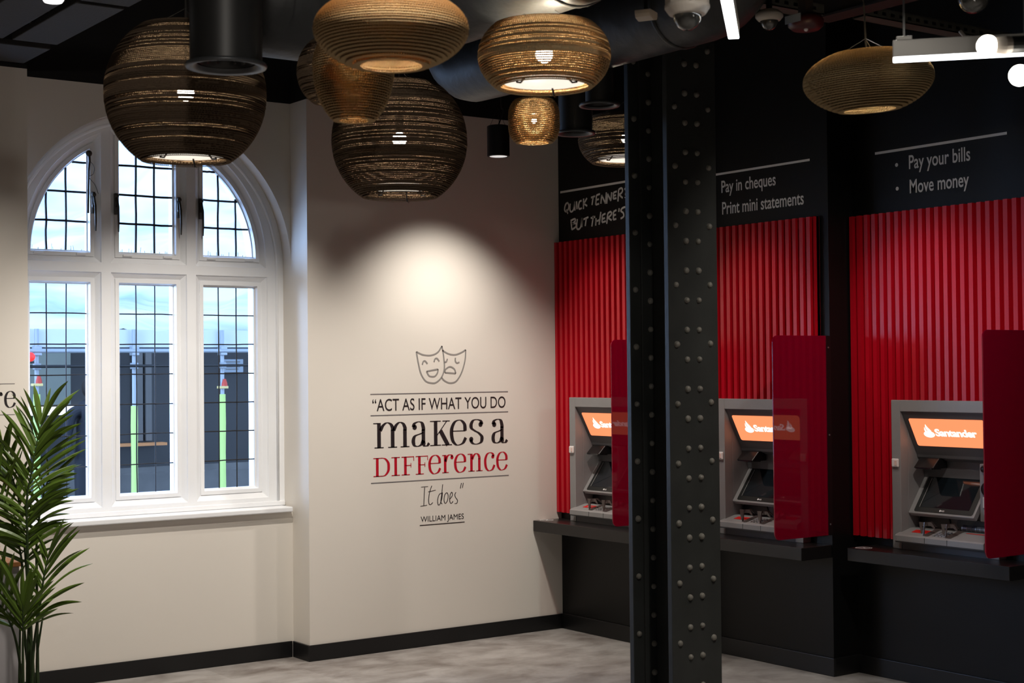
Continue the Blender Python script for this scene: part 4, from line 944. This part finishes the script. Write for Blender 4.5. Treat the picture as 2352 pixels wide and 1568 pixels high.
# ------------------------------------------------------------------ security cameras and sensors
def dome_camera(loc, R, oct_, label):
    t = thing('dome_camera', label, 'security camera', loc, group='dome security cameras under the ceiling')
    bm = bmesh.new()
    lathe(bm, [(R*.66, 0), (R*.80, .0+.05*R), (R*.99, R*.28), (R, R*.42), (R*.98, R*.52), (R*.62 if not oct_ else R*.97, R*.80)], 8 if oct_ else 40)
    if oct_:
        bm.free(); bm = bmesh.new()
        lathe(bm, [(R*.64, .0), (R*.80, .03*R), (R*1.0, R*.32), (R*1.0, R*.46), (R*.95, R*.5)], 40); 
        lathe(bm, [(R*.98, R*.48), (R*1.0, R*1.35), (R*.9, R*1.42), (.001, R*1.42)], 10)
    obj('housing', bm, M_pvc, t, smooth=not oct_, bevel=.003 if oct_ else 0)
    bm = bmesh.new(); lathe(bm, [(.0008, -R*.66), (R*.2, -R*.64), (R*.42, -R*.50), (R*.58, -R*.26), (R*.64, 0), (R*.645, R*.06)], 32); obj('dome', bm, M_dome, t, smooth=True)
    bm = bmesh.new(); tube(bm, [(0, 0, R*.7), (0, 0, (2.925 if oct_ else HC)-loc[2])], .012, 8); obj('stem', bm, M_blk, t)
    if oct_: obj('cable_strip', box(-R*.60, -R*.55, -R*.90, -R*.80, R*.45, R*1.5), M_blk, t)
    return t
dome_camera((-3.0, -4.572, 2.765), .0684, True, 'large cream dome camera beside the top of the riveted column')
dome_camera((-1.794, -3.724, 3.063), .0549, False, 'small white dome camera to the right of the slanted bright tube')
g = thing('glass_globe_lamp', 'clear glass globe cut off by the top right edge of the picture', 'lamp', (-2.382, -5.142, 2.785), group=None)
bm = bmesh.new(); sphere(bm, (0, 0, 0), .045, 24, 16); obj('globe', bm, M_dome, g, smooth=True)
bm = bmesh.new(); lathe(bm, [(.036, .03), (.036, .06), (.001, .062)], 20); tube(bm, [(0, 0, .06), (0, 0, HC-2.785)], .008, 8); obj('holder', bm, M_pvc, g)
s = thing('wall_sensor', 'small faceted off-white detector left of the large dome camera', 'detector', (-2.515, -3.82, 2.975), rz=.5)
bm = bmesh.new(); prism(bm, [(-.04, 0), (-.034, -.012), (0, -.020), (.034, -.012), (.04, 0), (.04, .014), (-.04, .014)], 'y', -.03, .03); obj('housing', bm, M_pvc, s, bevel=.003)
obj('stem', box(-.006, .006, -.006, .006, .014, HC-2.975), M_blk, s)

# ------------------------------------------------------------------ linear tubes and globe spots, top right
def linear_light(a, b, label, wdt, h, lh):
    a, b = Vector(a), Vector(b); L = (b-a).length; ang = math.atan2(b.y-a.y, b.x-a.x)
    t = thing('linear_light', label, 'ceiling light', a, rz=ang, group='suspended linear lights')
    obj('housing', box(0, L, -wdt/2, wdt/2, lh, h), M_alu, t, bevel=.002)
    obj('diffuser', box(0.0005, L-.0005, -wdt/2+.001, wdt/2-.001, 0, lh), M_tubelit, t, bevel=.003)
    for sx in (.03, L-.2):
        obj('suspension', box(sx, sx+.006, -.003, .003, h, HC-a.z), M_wire, t); obj('mounting_clip', box(sx-.02, sx+.026, -.012, .012, h, h+.012), M_alu, t, bevel=.002)
    return t
linear_light((-2.685, -4.445, 2.755), (-3.62, -5.345, 2.755), 'bright slanted tube light above the large dome camera', .036, .05, .004)
linear_light((-2.566, -4.992, 2.60), (-1.85, -5.80, 2.60), 'grey linear light with a glowing lower edge at the top right', .03, .062, .0125)
for i, (loc, lb, hol) in enumerate((((-2.849, -5.539, 2.518), 'glowing round bulb in front of the grey linear light', True), ((-2.782, -5.586, 2.441), 'glowing round bulb at the right edge, below the grey linear light', False))):
    g = thing('globe_bulb_lamp', lb, 'lamp', loc, group='glowing globe bulbs at the top right')
    bm = bmesh.new(); sphere(bm, (0, 0, 0), .027, 20, 14); obj('globe', bm, M_bulb, g, smooth=True)
    bm = bmesh.new(); d = Vector((rx.x, rx.y, .03))
    tube(bm, [d*.018, d*.045, d*.060], [.020, .024, .022], 16); obj('socket', bm, M_pvc, g)
    bm = bmesh.new(); tube(bm, [d*.058, d*.13], .022, 16); tube(bm, [d*.1, d*.1+Vector((0, 0, HC-loc[2]))], .006, 6); obj('holder', bm, M_iron, g)

# ------------------------------------------------------------------ channels, beam and alarm under the ceiling
def channel(x0, x1, y, z, label):
    t = thing('cable_channel', label, 'cable tray', (x0, y, z), group='dusty perforated metal channels under the ceiling')
    L = x1-x0
    bm = bmesh.new(); bx(bm, 0, L, -.042, -.037, 0, .042); bx(bm, 0, L, .037, .042, 0, .042); bx(bm, 0, L, -.042, .042, 0, .004); bx(bm, 0, L, -.042, -.028, .040, .044); bx(bm, 0, L, .028, .042, .040, .044)
    obj('channel', bm, M_strut, t)
    bm = bmesh.new(); x = .04
    while x < L-.05: bx(bm, x, x+.024, -.0428, -.0418, .014, .028); x += .055
    obj('slots', bm, M_blk, t)
    obj('hanger_rod', boxes([(.2, .208, -.004, .004, 0, HC-z), (L-.2, L-.192, -.004, .004, 0, HC-z)]), M_wire, t)
channel(-1.75, -1.25, -3.47, 3.20, 'perforated metal channel behind the small white dome camera')
channel(-1.08, .35, -3.56, 3.20, 'perforated metal channel running right toward the globe bulbs')
bm = bmesh.new(); bx(bm, -1.19, -1.12, -9.0, -3.40, 3.215, 3.30); bx(bm, -1.21, -1.10, -9.0, -3.40, 3.30, 3.315); bx(bm, -1.21, -1.10, -9.0, -3.40, 3.205, 3.215)
for k in range(6): bx(bm, -1.16, -1.15, -3.6-.9*k, -3.59-.9*k, 3.3, HC)
tagp(obj('ceiling_beam', bm, M_beam), 'dark brown steel beam between the two perforated channels', 'beam')
cb = thing('conduit', 'curved pale conduit hanging below the right perforated channel', 'conduit', (-.62, -3.66, 3.20))
bm = bmesh.new(); tube(bm, smoothpts([(.12, .03, .0), (.13, 0, -.05), (.09, 0, -.10), (0, 0, -.13), (-.12, 0, -.12)]), .009, 8); obj('pipe', bm, M_pvc, cb, smooth=True)
al = thing('alarm_sounder', 'dark red round alarm sounder with a pale label plate', 'alarm', (-1.86, -3.98, 2.968))
bm = bmesh.new(); lathe(bm, [(.0005, 0), (.05, .004), (.066, .018), (.068, .04), (.06, .055), (.0005, .055)], 36); obj('body', bm, M_bell, al, smooth=True, bevel=0)
obj('label_plate', box(-.075, -.073, -.045, .035, .022, .052), M_plate, al)
obj('bracket', boxes([(-.02, .02, -.02, .02, .055, .9)]), M_beam, al)
bm = bmesh.new(); sphere(bm, (-.02, -.02, .0), .008, 12, 8); obj('lens', bm, M_lens, al, smooth=True)

# ------------------------------------------------------------------ white cabinet at the left edge
cb = thing('cabinet', 'off-white cabinet with an orange wooden top edge behind the palm', 'cabinet', (-4.35, -.30, 0))
obj('body', box(-.62, .62, -.21, .20, .0, .762), M_cab, cb, bevel=.004)
obj('top', box(-.63, .63, -.22, .205, .762, .785), M_wood, cb, bevel=.003)
obj('door_gap', boxes([(-.002, .002, -.2115, -.2095, .03, .75)]), M_blk, cb)
pp = thing('paper_card', 'small folded cream card standing on the left cabinet', 'card', (-3.80, -.40, .785), rz=-.5)
bm = bmesh.new(); prism(bm, [(-.03, 0), (0, .065), (.03, 0), (.028, 0), (0, .061), (-.028, 0)], 'y', -.05, .05); obj('folded_card', bm, mat('cream_paper', (.62, .50, .36), .8), pp)

# ------------------------------------------------------------------ artificial palm
pl = thing('potted_palm', 'tall green palm with narrow feathery fronds at the left edge', 'plant', (-3.767, -.773, 0), rz=-YAW)
def K(px, py, dep=0.0): return Vector(((px-68)/485.6*(1+dep/7.2), dep, 1.7+(859-py)/485.6*(1+dep/7.2)))
def leaf(bm, base, tip, sag, width, rng):
    """one narrow leaflet: a folded blade that bends between base and tip"""
    base, tip = Vector(base), Vector(tip); d = tip-base; L = d.length; n = 9
    side = d.cross(Vector((rng.uniform(-.3, .3), -1, rng.uniform(-.15, .15)))).normalized(); rows = []
    roll = rng.uniform(-.9, .9)
    nrm = side.cross(d).normalized(); side = (side*math.cos(roll)+nrm*math.sin(roll)).normalized(); nrm = side.cross(d).normalized()
    for i in range(n+1):
        t = i/n; p = base+d*t+Vector((0, 0, 1))*(sag*L*math.sin(math.pi*t)*.9); wv = width*(math.sin(math.pi*min(1, .12+t*.88))**.75)*(1 if t < .97 else .1)+.0004
        rows.append([bm.verts.new(p-side*wv/2-nrm*wv*.10), bm.verts.new(p+nrm*wv*.12), bm.verts.new(p+side*wv/2-nrm*wv*.10)])
    for a, b in zip(rows, rows[1:]):
        bm.faces.new((a[0], a[1], b[1], b[0])); bm.faces.new((a[1], a[2], b[2], b[1]))
def polyat(P, t):
    Ls = [(b-a).length for a, b in zip(P, P[1:])]; s = t*sum(Ls)
    for (a, b), l in zip(zip(P, P[1:]), Ls):
        if s <= l or b is P[-1]: return a+(b-a)*min(1, s/l), (b-a).normalized()
        s -= l
def frond(pts, n, lenL, lenR, a0, a1, seed, dep=0, width=.020, t0=.15, topleaf=True, drop=0):
    """pts in the palm's own metres; leaflets leave the rachis at a0 (bottom) to a1 (top) degrees from it"""
    rng = random.Random(seed); P = [K(x, y, d) for x, y, d in pts]; P = smoothpts(P, 5)
    bm = bmesh.new(); N = len(P); tube(bm, P, [.0085-.0065*i/(N-1) for i in range(N)], 8, 1)
    for i in range(n):
        t = t0+(1-t0)*(i+rng.uniform(-.2, .2))/n; t = min(max(t, 0), .995); b, d = polyat(P, t)
        for sgn, LL in ((-1, lenL), (1, lenR)):
            if LL <= 0: continue
            f = (t-t0)/(1-t0); L = LL*(.62+.55*math.sin(math.pi*(.18+.62*f)))*rng.uniform(.86, 1.1); an = math.radians(a0+(a1-a0)*f+rng.uniform(-7, 7))*sgn
            dx, dz = d.x, d.z; l2 = math.hypot(dx, dz); dx /= l2; dz /= l2
            ex, ez = dx*math.cos(an)+dz*math.sin(an), -dx*math.sin(an)+dz*math.cos(an)
            tip = b+Vector((ex, rng.uniform(-.32, .25), ez-drop))*L
            leaf(bm, b, tip, rng.uniform(.05, .13), width*rng.uniform(.75, 1.15), rng)
    if topleaf: b, d = polyat(P, .995); leaf(bm, b, b+d*.17, 0, width*.8, rng)
    return obj('frond', bm, [M_leaf, M_stem], pl, smooth=False)
frond([(70, 1640, 0), (66, 1430, 0), (64, 1250, 0), (66, 1150, -.02), (80, 1075, -.03), (92, 1005, -.02), (99, 965, 0)], 25, .245, .285, 60, 24, 11, t0=.56, width=.025, drop=.13)
frond([(74, 1640, .05), (60, 1400, .05), (50, 1240, .04), (40, 1150, .03), (25, 1090, .02), (5, 1010, 0)], 15, .24, .17, 58, 22, 12, t0=.55, width=.024, drop=.14)
frond([(76, 1640, -.04), (84, 1500, -.05), (100, 1400, -.06), (110, 1330, -.06), (120, 1275, -.05), (124, 1262, -.05)], 9, .12, .235, 62, 22, 13, t0=.56, width=.021, drop=.03)
frond([(66, 1640, -.08), (68, 1500, -.10), (72, 1440, -.12), (73, 1385, -.13)], 8, .28, .20, 56, 12, 14, t0=.76, width=.027, drop=-.02)
frond([(64, 1640, .08), (46, 1440, .06), (44, 1300, .05), (30, 1220, .03), (0, 1130, .0), (-30, 1060, -.02)], 12, .22, .22, 60, 28, 15, t0=.58, width=.024, drop=.10)
frond([(62, 1640, -.02), (45, 1480, -.04), (20, 1400, -.08), (-30, 1330, -.10)], 8, .2, .24, 58, 26, 16, t0=.62, width=.026, drop=.02)
frond([(72, 1640, .1), (70, 1350, .10), (74, 1230, .08), (96, 1120, .06), (120, 1090, .05)], 7, .16, .15, 62, 28, 17, t0=.75, width=.021, drop=.14)
for sx, tx in ((42, 44), (82, 98)):
    bm = bmesh.new(); tube(bm, [K(sx-2, 1640, .02), K(sx, 1500, .02), K(tx, 1400, .02)], [.007, .006, .004], 8); obj('stalk', bm, M_stem, pl)
bm = bmesh.new(); tube(bm, [K(68, 1640, 0), K(68, 1500, 0), K(69, 1430, 0)], [.020, .017, .011], 10); obj('trunk', bm, M_stem, pl)
bm = bmesh.new(); lathe(bm, [(.001, 0), (.12, 0), (.135, .02), (.15, .16), (.152, .18), (.14, .18), (.135, .16), (.001, .16)], 32); pt = obj('pot', bm, M_pot, pl, smooth=False)
bm = bmesh.new(); lathe(bm, [(.001, .165), (.136, .163)], 24); obj('soil', bm, M_soil, pl)
